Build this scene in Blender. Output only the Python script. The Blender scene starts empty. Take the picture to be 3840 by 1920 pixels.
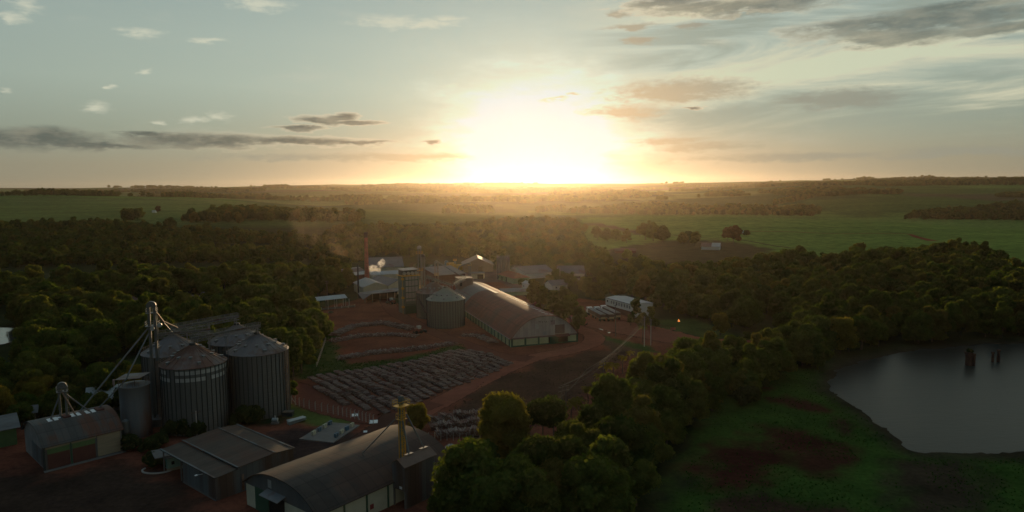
import bpy, math, random
import numpy as np
from mathutils import Vector, Matrix

# ------------------------------------------------------------------ camera
scene = bpy.context.scene
CAM_H, FPX, PITCH, ROLL = 60.0, 2600.0, math.radians(5.6), math.radians(0.5)
_cp, _sp = math.cos(PITCH), math.sin(PITCH)
_fw = Vector((0, _cp, -_sp)); _up0 = Vector((0, _sp, _cp)); _r0 = Vector((1, 0, 0))
_rt = _r0 * math.cos(ROLL) - _up0 * math.sin(ROLL)
_up = _up0 * math.cos(ROLL) + _r0 * math.sin(ROLL)
CAM = Vector((0, 0, CAM_H))
cam_data = bpy.data.cameras.new("camera")
cam_data.sensor_width = 36.0
cam_data.lens = FPX / 3840.0 * 36.0
cam_data.clip_start = 0.5
cam_data.clip_end = 60000
cam = bpy.data.objects.new("camera", cam_data)
scene.collection.objects.link(cam)
cam.matrix_world = Matrix(((_rt.x, _up.x, -_fw.x, CAM.x), (_rt.y, _up.y, -_fw.y, CAM.y), (_rt.z, _up.z, -_fw.z, CAM.z), (0, 0, 0, 1)))
scene.camera = cam
scene.view_settings.view_transform = 'Standard'
scene.view_settings.look = 'None'
scene.view_settings.exposure = 0.0
scene.view_settings.gamma = 1.0
scene.cycles.use_denoising = True
scene.cycles.max_bounces = 5
scene.cycles.diffuse_bounces = 2
scene.cycles.glossy_bounces = 2
scene.cycles.transmission_bounces = 2
scene.cycles.volume_bounces = 0
scene.cycles.transparent_max_bounces = 8
scene.cycles.sample_clamp_indirect = 3.0

# ------------------------------------------------------------------ sun
SUN_AZ, SUN_EL = math.radians(1.9), math.radians(3.1)
sd = Vector((math.sin(SUN_AZ) * math.cos(SUN_EL), math.cos(SUN_AZ) * math.cos(SUN_EL), math.sin(SUN_EL)))
sun_data = bpy.data.lights.new("sun", 'SUN')
sun_data.energy = 3.6
sun_data.angle = math.radians(0.5)
sun_data.color = (1.0, 0.68, 0.36)
sun = bpy.data.objects.new("sun", sun_data)
sun.rotation_euler = (-sd).to_track_quat('-Z', 'Y').to_euler()
sun.location = (0, 0, 400)
scene.collection.objects.link(sun)

# ------------------------------------------------------------------ pixel -> place
def ray(px, py):
    return (_fw + _rt * ((px - 1920) / FPX) + _up * ((960 - py) / FPX))
def at_z(px, py, z=0.0):
    d = ray(px, py); t = (z - CAM_H) / d.z
    return Vector((d.x * t, d.y * t, z))
def at_y(px, py, Y):
    d = ray(px, py); t = Y / d.y
    return Vector((d.x * t, Y, CAM_H + d.z * t))
def px_y(px, Y, z):
    """point at depth Y, height z, in picture column px (found by a short search over rows)"""
    lo, hi = -3000.0, 6000.0
    for _ in range(50):
        m = (lo + hi) / 2
        if at_y(px, m, Y).z > z: lo = m
        else: hi = m
    return at_y(px, (lo + hi) / 2, Y)
def project(p):
    v = Vector(p) - CAM
    f = v.dot(_fw)
    return 1920 + FPX * v.dot(_rt) / f, 960 - FPX * v.dot(_up) / f, f

# ------------------------------------------------------------------ sky
world = bpy.data.worlds.new("World")
scene.world = world
world.use_nodes = True
class NT:
    """tiny helper for node graphs"""
    def __init__(s, tree): s.t = tree
    def n(s, typ, **kw):
        nd = s.t.nodes.new(typ)
        for k, v in kw.items(): setattr(nd, k, v)
        return nd
    def set(s, sock, v):
        if isinstance(v, bpy.types.NodeSocket): s.t.links.new(v, sock)
        else: sock.default_value = v
    def math(s, op, a, b=0.0, c=None, clamp=False):
        nd = s.n('ShaderNodeMath', operation=op, use_clamp=clamp)
        s.set(nd.inputs[0], a); s.set(nd.inputs[1], b)
        if c is not None: s.set(nd.inputs[2], c)
        return nd.outputs[0]
    def vm(s, op, a, b=(0, 0, 0)):
        nd = s.n('ShaderNodeVectorMath', operation=op)
        s.set(nd.inputs[0], a)
        if op == 'SCALE': s.set(nd.inputs['Scale'], b)
        elif op not in ('LENGTH', 'NORMALIZE'): s.set(nd.inputs[1], b)
        return nd.outputs['Value'] if op in ('LENGTH', 'DOT_PRODUCT') else nd.outputs[0]
    def ss(s, v, a, b, o0=0.0, o1=1.0, kind='SMOOTHSTEP'):
        nd = s.n('ShaderNodeMapRange', interpolation_type=kind)
        s.set(nd.inputs['Value'], v)
        for i, x in enumerate((a, b, o0, o1)): s.set(nd.inputs[i + 1], x)
        return nd.outputs[0]
    def mix(s, f, a, b, op='MIX'):
        nd = s.n('ShaderNodeMix', data_type='RGBA', blend_type=op)
        s.set(nd.inputs[0], f)
        s.set(nd.inputs[6], a if isinstance(a, bpy.types.NodeSocket) else (*a, 1)); s.set(nd.inputs[7], b if isinstance(b, bpy.types.NodeSocket) else (*b, 1))
        return nd.outputs[2]
    def noise(s, vec, scale, detail=4, rough=.55, dist=0.0):
        nd = s.n('ShaderNodeTexNoise')
        s.set(nd.inputs['Vector'], vec); nd.inputs['Scale'].default_value = scale
        nd.inputs['Detail'].default_value = detail; nd.inputs['Roughness'].default_value = rough
        nd.inputs['Distortion'].default_value = dist
        return nd.outputs['Fac']
    def xyz(s, a, b, c=0.0):
        nd = s.n('ShaderNodeCombineXYZ')
        for i, v in enumerate((a, b, c)): s.set(nd.inputs[i], v)
        return nd.outputs[0]
    def ramp(s, v, stops):
        nd = s.n('ShaderNodeValToRGB')
        cr = nd.color_ramp
        while len(cr.elements) < len(stops): cr.elements.new(1)
        for e, (p, c) in zip(cr.elements, stops): e.position = p; e.color = (*c, 1)
        s.set(nd.inputs[0], v)
        return nd.outputs[0]

def azel(px, py):
    d = ray(px, py).normalized()
    return math.degrees(math.atan2(d.x, d.y)), math.degrees(math.asin(d.z))

def build_world():
    t = world.node_tree; t.nodes.clear(); g = NT(t)
    tc = g.n('ShaderNodeTexCoord')
    d = g.vm('NORMALIZE', tc.outputs['Generated'])
    sp = g.n('ShaderNodeSeparateXYZ'); g.set(sp.inputs[0], d)
    az = g.math('MULTIPLY', g.math('ARCTAN2', sp.outputs[0], sp.outputs[1]), 57.2958)
    el = g.math('MULTIPLY', g.math('ARCSINE', sp.outputs[2]), 57.2958)
    a0, e0 = azel(2010, 585)
    # angular distance to the sun, a little wider than high
    dx = g.math('MULTIPLY', g.math('SUBTRACT', az, a0), 0.92); dy = g.math('MULTIPLY', g.math('SUBTRACT', el, e0), g.ss(el, e0 - 1, e0 + 2, 1.0, 1.22))
    r = g.math('SQRT', g.math('ADD', g.math('MULTIPLY', dx, dx), g.math('MULTIPLY', dy, dy)))
    # clear sky by elevation
    k = g.math('POWER', g.ss(el, 0, 90, kind='LINEAR'), 0.5)
    def kk(e): return math.sqrt(max(e, 0) / 90)
    base = g.ramp(k, [(kk(0), (.235, .225, .17)), (kk(2.0), (.285, .275, .20)), (kk(4.5), (.29, .335, .265)), (kk(8), (.355, .43, .365)), (kk(11.5), (.34, .42, .375)),
                      (kk(15.5), (.285, .37, .355)), (kk(28), (.245, .315, .31)), (kk(50), (.215, .275, .28)), (1.0, (.20, .25, .26))])
    absaz = g.math('ABSOLUTE', g.math('SUBTRACT', az, a0))
    fall = g.math('MAXIMUM', g.ss(absaz, 12, 130, 1.0, 0.22), g.ss(el, 35, 85))
    base = g.mix(1.0, base, g.xyz(g.math('MULTIPLY', fall, g.ss(absaz, 30, 100, 1.0, .72)), fall, g.math('MULTIPLY', fall, g.ss(absaz, 30, 100, 1.0, 1.45))), 'MULTIPLY')
    # warm band along the horizon towards the sun
    warm = g.math('MULTIPLY', g.ss(el, 0.0, 7.0, 1.0, 0.0), g.ss(absaz, 2, 30, 1.0, 0.0))
    base = g.mix(g.math('MULTIPLY', warm, .9), base, (.60, .415, .25))
    # wide and near glow
    wide = g.math('EXPONENT', g.math('MULTIPLY', r, -1 / 8.5))
    col = g.mix(1.0, base, g.mix(1.0, g.xyz(wide, wide, wide), (.50, .49, .36), 'MULTIPLY'), 'ADD')
    # the burnt-out heart of the glow is added further down, under the nearest clouds
    # ---- clouds
    P = g.xyz(az, el, 0)
    nz1 = g.noise(g.vm('MULTIPLY', P, (.10, .42, 1)), 1.0, 6, .62)
    nz2 = g.noise(g.vm('MULTIPLY', g.vm('ADD', P, (31, 7, 0)), (.35, 1.1, 1)), 1.0, 6, .62)
    wob = g.math('MULTIPLY', g.math('SUBTRACT', nz2, .5), 2.0)
    Pd = g.vm('ADD', P, g.xyz(g.math('MULTIPLY', wob, 1.6), g.math('MULTIPLY', wob, .5), 0))
    def blobs(lst):
        m = None
        for (x, y, w, h) in lst:
            a, e = azel(x, y); sx, sy = FPX / 57.2958 / w * 1.0, FPX / 57.2958 / h * 1.0
            q = g.vm('LENGTH', g.vm('MULTIPLY', g.vm('SUBTRACT', Pd, (a, e, 0)), (sx, sy, 0)))
            v = g.math('SUBTRACT', 1.0, q)
            m = v if m is None else g.math('MAXIMUM', m, v)
        return m
    nz3 = g.noise(g.vm('MULTIPLY', g.vm('ADD', P, (3, 57, 0)), (1.0, 3.2, 1)), 1.0, 5, .65)
    det = g.math('ADD', g.math('MULTIPLY', g.math('SUBTRACT', nz2, .5), 1.5), g.math('MULTIPLY', g.math('SUBTRACT', nz3, .5), 1.5))
    # pale small clouds with lit rims
    mL = g.math('ADD', blobs([(970, 10, 150, 30), (1470, 80, 180, 28), (1620, 88, 150, 26), (1690, 70, 80, 16), (535, 122, 75, 22), (790, 150, 70, 12), (100, 20, 60, 32), (60, 65, 50, 26), (550, 268, 22, 13),
                              (432, 320, 17, 7), (2420, 85, 60, 26), (2680, 160, 100, 24), (3080, 130, 100, 34), (3130, 410, 70, 16), (1700, 320, 40, 10), (1840, 318, 60, 14), (15, 343, 22, 12), (740, 450, 60, 18), (1660, 528, 34, 9), (600, 460, 40, 9), (360, 400, 60, 26), (820, 440, 50, 26)]), det)
    aL = g.ss(mL, .0, 1.1)
    col = g.mix(g.math('MULTIPLY', aL, .7), col, (.64, .64, .5))
    # cirrus sheets to the right of the sun
    Pr = g.xyz(g.math('ADD', az, g.math('MULTIPLY', el, 1.2)), g.math('SUBTRACT', el, g.math('MULTIPLY', az, .05)), 3.0)
    ci = g.noise(g.vm('MULTIPLY', Pr, (.045, .33, 1)), 1.0, 7, .58, .8)
    side = g.math('MULTIPLY', g.ss(az, 2, 16), g.math('MULTIPLY', g.ss(el, 2.5, 6), g.ss(el, 22, 30, 1, 0)))
    hi = g.math('MULTIPLY', g.ss(ci, .44, .62), side)
    col = g.mix(g.math('MULTIPLY', hi, .85), col, (.66, .64, .46))
    lo = g.math('MULTIPLY', g.ss(ci, .50, .36), side)
    col = g.mix(g.math('MULTIPLY', lo, .72), col, (.265, .315, .265))
    # faint streaks everywhere else
    st = g.math('MULTIPLY', g.ss(nz1, .52, .75), g.ss(el, 1.5, 5))
    col = g.mix(g.math('MULTIPLY', st, .25), col, (.55, .55, .45))
    # soft grey veils near the sun
    core = g.math('EXPONENT', g.math('MULTIPLY', g.math('POWER', g.math('DIVIDE', g.math('MULTIPLY', r, g.math('ADD', 1.0, g.math('ADD', g.math('MULTIPLY', wob, .28), g.math('MULTIPLY', g.math('SUBTRACT', nz1, .5), 1.3)))), 4.9), 1.9), -1))
    cc = g.mix(g.ss(el, -1.0, 3.5), (1.0, .70, .33), (1.02, 1.06, .95))
    col = g.mix(1.0, col, g.mix(1.0, g.xyz(core, core, core), cc, 'MULTIPLY'), 'ADD')
    mV = g.math('ADD', blobs([(2330, 420, 230, 38), (2560, 340, 330, 60), (2650, 330, 200, 40), (3150, 370, 260, 50), (2500, 530, 180, 20), (2650, 550, 240, 24), (2080, 372, 60, 10), (2140, 355, 50, 8), (1500, 590, 900, 22), (2950, 590, 500, 22), (3600, 570, 320, 26), (2830, 45, 130, 18), (2600, 93, 85, 16), (2370, 102, 130, 14), (2400, 150, 90, 18), (2330, 50, 60, 18)]), g.math('MULTIPLY', det, .7))
    aV = g.ss(mV, .0, .8)
    nearsun = g.ss(r, 5, 20)
    col = g.mix(g.math('MULTIPLY', g.math('MULTIPLY', aV, g.ss(r, 3, 7)), .85), col, g.mix(nearsun, (.56, .41, .25), (.26, .275, .225)))
    # dark bank to the left, dark sheets top right
    mD = g.math('ADD', blobs([(90, 522, 330, 40), (180, 505, 140, 34), (330, 545, 300, 16), (560, 505, 170, 12), (760, 527, 330, 34), (1100, 530, 330, 22), (1340, 535, 170, 14), (640, 520, 120, 30), (1200, 452, 130, 22), (1330, 460, 130, 12), (1290, 440, 60, 20), (1120, 480, 120, 10), (1620, 532, 40, 8),
                              (2850, 16, 420, 32), (2500, 8, 200, 22), (3480, 80, 480, 55), (3250, 85, 300, 26), (3380, 140, 280, 34), (3750, 110, 200, 30), (3600, 20, 240, 20), (2580, 410, 60, 5), (2620, 20, 160, 18)]), g.math('ADD', g.math('MULTIPLY', g.math('SUBTRACT', nz2, .5), 1.25), g.math('MULTIPLY', g.math('SUBTRACT', nz3, .5), .6)))
    rim = g.math('MULTIPLY', g.ss(mD, -.1, .16), g.ss(r, 30, 8))
    col = g.mix(g.math('MULTIPLY', rim, .75), col, (.70, .60, .42))
    aD = g.ss(mD, -.04, .72)
    shade = g.mix(g.ss(r, 5, 18), (.26, .22, .16), (.082, .108, .10))
    shade = g.mix(g.ss(nz2, .4, .68), shade, g.mix(.5, shade, (.34, .33, .25)))
    col = g.mix(g.math('MULTIPLY', aD, g.ss(el, 6, 10, .95, .74)), col, shade)
    col = g.mix(1.0, col, (.57, .70, .735), 'DARKEN')
    # physical twilight sky as a faint underlay
    sky = g.n('ShaderNodeTexSky', sky_type='NISHITA', sun_disc=False, sun_elevation=SUN_EL, sun_rotation=SUN_AZ, altitude=300, dust_density=2.0)
    col = g.mix(1.0, col, g.mix(1.0, sky.outputs[0], (.0025, .0025, .0025), 'MULTIPLY'), 'ADD')
    bg = g.n('ShaderNodeBackground'); g.set(bg.inputs[0], col); bg.inputs[1].default_value = 1.0
    out = g.n('ShaderNodeOutputWorld'); t.links.new(bg.outputs[0], out.inputs[0])
build_world()

# ------------------------------------------------------------------ object helpers
COL = scene.collection
rng = random.Random(7)
nrng = np.random.default_rng(7)
def tag(o, label=None, cat=None, group=None, kind=None):
    if label: o['label'] = label
    if cat: o['category'] = cat
    if group: o['group'] = group
    if kind: o['kind'] = kind
    return o
def thing(name, label, cat, loc=(0, 0, 0), rz=0.0, group=None):
    o = bpy.data.objects.new(name, None); o.empty_display_size = 0.5
    o.location = loc; o.rotation_euler = (0, 0, rz); COL.objects.link(o)
    return tag(o, label, cat, group)
def link(name, me, mats, parent=None, smooth=False):
    if not isinstance(mats, (list, tuple)): mats = [mats]
    for m in mats: me.materials.append(m)
    if smooth: me.shade_smooth()
    o = bpy.data.objects.new(name, me); COL.objects.link(o)
    if parent is not None: o.parent = parent
    return o
def copy_tree(o, parent=None):
    c = o.copy(); COL.objects.link(c)
    if parent is not None: c.parent = parent
    for ch in list(o.children): copy_tree(ch, c)
    return c

class MB:
    """collects shapes, then links them as ONE mesh object"""
    def __init__(s): s.v = []; s.f = []; s.m = []; s.mi = 0
    def add(s, vs, fs):
        b = len(s.v); s.v += [tuple(p) for p in vs]
        for f in fs: s.f.append([b + i for i in f]); s.m.append(s.mi)
        return s
    def box(s, x0, x1, y0, y1, z0, z1):
        return s.add([(x0, y0, z0), (x1, y0, z0), (x1, y1, z0), (x0, y1, z0), (x0, y0, z1), (x1, y0, z1), (x1, y1, z1), (x0, y1, z1)],
                     [(3, 2, 1, 0), (4, 5, 6, 7), (0, 1, 5, 4), (1, 2, 6, 5), (2, 3, 7, 6), (3, 0, 4, 7)])
    def bar(s, p, q, w, h=None):
        """square bar from p to q"""
        return s.tube(p, q, w * .707, 4, ry=(h or w) * .707, off=math.pi / 4)
    def tube(s, p, q, r, n=8, r2=None, ry=None, off=0.0):
        p, q = Vector(p), Vector(q); d = (q - p)
        if d.length < 1e-6: return s
        d.normalize()
        a = Vector((0, 0, 1)) if abs(d.z) < .9 else Vector((1, 0, 0))
        u = d.cross(a).normalized(); w = u.cross(d)
        r2 = r if r2 is None else r2; ry = r if ry is None else ry
        vs = []
        for c, rr in ((p, 1.0), (q, r2 / r)):
            for i in range(n):
                t = 2 * math.pi * i / n + off
                vs.append(c + u * (math.cos(t) * r * rr) + w * (math.sin(t) * ry * rr))
        fs = [(i, (i + 1) % n, n + (i + 1) % n, n + i) for i in range(n)] + [tuple(range(n - 1, -1, -1)), tuple(range(n, 2 * n))]
        return s.add(vs, fs)
    def path(s, pts, r, n=6):
        for a, b in zip(pts, pts[1:]): s.tube(a, b, r, n)
        return s
    def lathe(s, cx, cy, prof, n=32, cap0=False, cap1=False):
        vs = []; fs = []
        for (r, z) in prof:
            for i in range(n):
                t = 2 * math.pi * i / n; vs.append((cx + r * math.cos(t), cy + r * math.sin(t), z))
        for k in range(len(prof) - 1):
            for i in range(n):
                j = (i + 1) % n; fs.append((k * n + i, k * n + j, (k + 1) * n + j, (k + 1) * n + i))
        if cap0: fs.append(tuple(range(n - 1, -1, -1)))
        if cap1: fs.append(tuple(range((len(prof) - 1) * n, len(prof) * n)))
        return s.add(vs, fs)
    def slab(s, quad, t):
        """a thin plate: four corners, thickness t downwards"""
        a = [Vector(p) for p in quad]; b = [p - Vector((0, 0, t)) for p in a]
        n = len(a)
        return s.add(a + b, [tuple(range(n)), tuple(range(2 * n - 1, n - 1, -1))] + [(i, n + i, n + (i + 1) % n, (i + 1) % n) for i in range(n)])
    def prism(s, prof, x0, x1, caps=True):
        """profile [(y,z)...] swept along x"""
        n = len(prof)
        vs = [(x0, y, z) for y, z in prof] + [(x1, y, z) for y, z in prof]
        fs = [(i, i + 1, n + i + 1, n + i) for i in range(n - 1)]
        if caps: fs += [(n - 1, 0, n, 2 * n - 1), tuple(range(n - 1, -1, -1)), tuple(range(n, 2 * n))]
        return s.add(vs, fs)
    def build(s, name, mat, parent=None, smooth=False):
        me = bpy.data.meshes.new(name); me.from_pydata(s.v, [], s.f)
        o = link(name, me, mat, parent, smooth)
        if len(me.materials) > 1: me.polygons.foreach_set('material_index', s.m)
        me.update()
        return o
def mesh_np(name, V, F):
    """fast mesh from arrays; F is (n,k) with constant k"""
    me = bpy.data.meshes.new(name)
    me.vertices.add(len(V)); me.vertices.foreach_set('co', np.asarray(V, np.float32).ravel())
    n, k = F.shape
    me.loops.add(n * k); me.loops.foreach_set('vertex_index', F.astype(np.int32).ravel())
    me.polygons.add(n); me.polygons.foreach_set('loop_start', np.arange(0, n * k, k, dtype=np.int32))
    me.update(calc_edges=True); me.validate()
    return me

# ------------------------------------------------------------------ materials
_mats = {}
def M(name, col, rough=.85, metal=0.0, var=.35, scale=.6, stretch=(1, 1, 1), rust=0.0, rustcol=(.13, .05, .025), spec=.3, bump=0.0, bumpscale=6.0, ribs=0.0, seam=None):
    if name in _mats: return _mats[name]
    m = bpy.data.materials.new(name); m.use_nodes = True
    t = m.node_tree; g = NT(t); b = t.nodes['Principled BSDF']
    tc = g.n('ShaderNodeTexCoord'); P = g.vm('MULTIPLY', tc.outputs['Object'], stretch)
    n1 = g.noise(P, scale, 5, .65); n2 = g.noise(g.vm('ADD', P, (17, 3, 9)), scale * .23, 3, .5)
    v = g.math('ADD', g.math('MULTIPLY', g.math('SUBTRACT', n1, .5), var * 2.2), g.math('ADD', 1.0, g.math('MULTIPLY', g.math('SUBTRACT', n2, .5), var * 1.6)))
    c = g.mix(1.0, col, g.xyz(v, v, v), 'MULTIPLY')
    if rust:
        k = g.ss(g.math('ADD', g.math('MULTIPLY', n2, .65), g.math('MULTIPLY', n1, .35)), .58 - rust * .45, .70 - rust * .4)
        c = g.mix(g.math('MULTIPLY', k, .85), c, rustcol)
    if seam:      # sheet joints: thin dark lines and slightly different sheets
        sx = g.n('ShaderNodeSeparateXYZ'); g.set(sx.inputs[0], tc.outputs['Object'])
        for k, per in enumerate(seam):
            if not per: continue
            q = g.math('DIVIDE', sx.outputs[k] if k < 2 else g.math('ADD', sx.outputs[0], sx.outputs[1]), per)
            fr = g.math('FRACT', q); ln = g.ss(g.math('ABSOLUTE', g.math('SUBTRACT', fr, .5)), .44, .5, 1.0, .62, 'LINEAR')
            wn = g.n('ShaderNodeTexWhiteNoise', noise_dimensions='1D'); g.set(wn.inputs['W'], g.math('FLOOR', q))
            ln = g.math('MULTIPLY', ln, g.ss(wn.outputs['Value'], 0, 1, .88, 1.12, 'LINEAR'))
            c = g.mix(1.0, c, g.xyz(ln, ln, ln), 'MULTIPLY')
    g.set(b.inputs['Base Color'], c)
    b.inputs['Roughness'].default_value = rough; b.inputs['Metallic'].default_value = metal
    b.inputs['Specular IOR Level'].default_value = spec
    if ribs:
        w = g.n('ShaderNodeTexWave', wave_type='BANDS', bands_direction='DIAGONAL'); g.set(w.inputs['Vector'], g.vm('MULTIPLY', tc.outputs['Object'], (1, 1, 0))); w.inputs['Scale'].default_value = ribs
        bp = g.n('ShaderNodeBump'); bp.inputs['Strength'].default_value = .35; bp.inputs['Distance'].default_value = .08
        g.set(bp.inputs['Height'], w.outputs['Fac']); t.links.new(bp.outputs[0], b.inputs['Normal'])
    elif bump:
        bp = g.n('ShaderNodeBump'); bp.inputs['Strength'].default_value = bump; bp.inputs['Distance'].default_value = .1
        g.set(bp.inputs['Height'], g.noise(P, bumpscale, 4)); t.links.new(bp.outputs[0], b.inputs['Normal'])
    _mats[name] = m
    return m
# ------------------------------------------------------------------ terrain
CX = np.array([-3000, -1200, 0, 640, 1280, 1920, 2560, 3200, 3840, 5000, 7000], float)
# height in metres by distance (rows) and bearing (columns, as picture columns): measured ridges of the rolling fields
TD = np.array([0, 480, 700, 1150, 1600, 2500, 3600, 5000, 7500, 9000, 12000], float)
TZ = np.array([
    [0] * 11,
    [0] * 11,
    [0, 0, 1, 1, 1, 1, 1, 0, 0, 0, 0],
    [12, 14, 19, 23, 14, 15, 13, 8, -2, -2, 0],
    [26, 28, 30, 33, 17, 0, -9, -17, -25, -18, 0],
    [48, 50, 53, 48, 6, 4, 12, 24, 12, 8, 10],
    [36, 35, 34, 38, 34, 24, 25, 48, 57, 50, 40],
    [44, 44, 46, 50, 52, 50, 44, 68, 72, 60, 50],
    [84, 84, 86, 84, 104, 101, 93, 110, 97, 90, 80],
    [40] * 11,
    [10] * 11], float)
def _vnoise(x, y, seed=0):
    """smooth value noise, vectorised"""
    xi = np.floor(x); yi = np.floor(y); fx = x - xi; fy = y - yi
    fx = fx * fx * (3 - 2 * fx); fy = fy * fy * (3 - 2 * fy)
    def h(a, b):
        v = np.sin(a * 127.1 + b * 311.7 + seed * 74.7) * 43758.5453
        return v - np.floor(v)
    return (h(xi, yi) * (1 - fx) + h(xi + 1, yi) * fx) * (1 - fy) + (h(xi, yi + 1) * (1 - fx) + h(xi + 1, yi + 1) * fx) * fy
def fbm(x, y, seed=0, o=4):
    s = 0; a = .5
    for k in range(o):
        s = s + a * _vnoise(x, y, seed + k); x = x * 2.03 + 5.1; y = y * 2.03 + 1.7; a *= .5
    return s / (1 - .5 ** o)
def terrain(X, Y):
    X = np.asarray(X, float); Y = np.asarray(Y, float)
    D = np.hypot(X, Y)
    ang = np.clip(np.arctan2(X, np.maximum(Y, 1e-3)), -1.05, 1.05)
    pc = 1920 + 2600 * np.tan(ang)
    # smooth interpolation: columns (cosine), then distance (monotone-ish smoothstep between rows)
    ci = np.clip(np.searchsorted(CX, pc) - 1, 0, len(CX) - 2)
    f = np.clip((pc - CX[ci]) / (CX[ci + 1] - CX[ci]), 0, 1); f = f * f * (3 - 2 * f)
    di = np.clip(np.searchsorted(TD, D, side='right') - 1, 0, len(TD) - 2)
    g = np.clip((D - TD[di]) / (TD[di + 1] - TD[di]), 0, 1); gs = g * g * (3 - 2 * g); g = .5 * g + .5 * gs
    z0 = TZ[di, ci] * (1 - f) + TZ[di, ci + 1] * f
    z1 = TZ[di + 1, ci] * (1 - f) + TZ[di + 1, ci + 1] * f
    z = z0 * (1 - g) + z1 * g
    amp = np.clip((D - 900) / 3000, 0, 1)
    z = z + amp * (fbm(X / 1300, Y / 600, 3) - .5) * 62 + amp * (fbm(X / 250, Y / 250, 9) - .5) * 4
    return z
def ground(px, py):
    """where the ray through a picture point first meets the land"""
    d = ray(px, py)
    t = np.concatenate([np.arange(80, 1200, 2.0), np.arange(1200, 9000, 10.0)])
    X = d.x * t; Y = d.y * t; Z = CAM_H + d.z * t
    hit = np.nonzero(Z <= terrain(X, Y))[0]
    i = hit[0] if len(hit) else len(t) - 1
    return Vector((X[i], Y[i], float(terrain(X[i], Y[i]))))
def gpoly(pts): return np.array([ground(*p)[:2] for p in pts])
def inside(poly, X, Y):
    r = np.zeros(np.shape(X), bool); n = len(poly)
    for i in range(n):
        x0, y0 = poly[i]; x1, y1 = poly[(i + 1) % n]
        c = ((y0 > Y) != (y1 > Y)) & (X < (x1 - x0) * (Y - y0) / (y1 - y0 + 1e-12) + x0)
        r ^= c
    return r

POND = [(3100, 1435), (3130, 1398), (3250, 1352), (3400, 1322), (3550, 1303), (3840, 1286), (4200, 1290), (4500, 1480), (4200, 1660), (3900, 1688), (3760, 1700), (3600, 1703), (3460, 1694), (3400, 1668), (3352, 1636), (3322, 1606),
        (3290, 1582), (3272, 1556), (3232, 1536), (3190, 1512), (3130, 1475)]
POND_W = gpoly(POND)
RIVER = [(-260, 1232), (-60, 1226), (42, 1230), (54, 1252), (38, 1280), (-10, 1293), (-260, 1300)]
RIVER_W = gpoly(RIVER)
TANK = [(1536, 990), (1560, 981), (1612, 982), (1640, 990), (1600, 1004), (1545, 1003)]
TANK_W = gpoly(TANK)

def axis(lo, hi, a, b, fine):
    xs = list(np.arange(a, b + .01, fine)); s = fine
    x = b
    while x < hi: s *= 1.075; x += s; xs.append(min(x, hi))
    x = a; s = fine; left = []
    while x > lo: s *= 1.075; x -= s; left.append(max(x, lo))
    return np.array(left[::-1] + xs)

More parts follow.
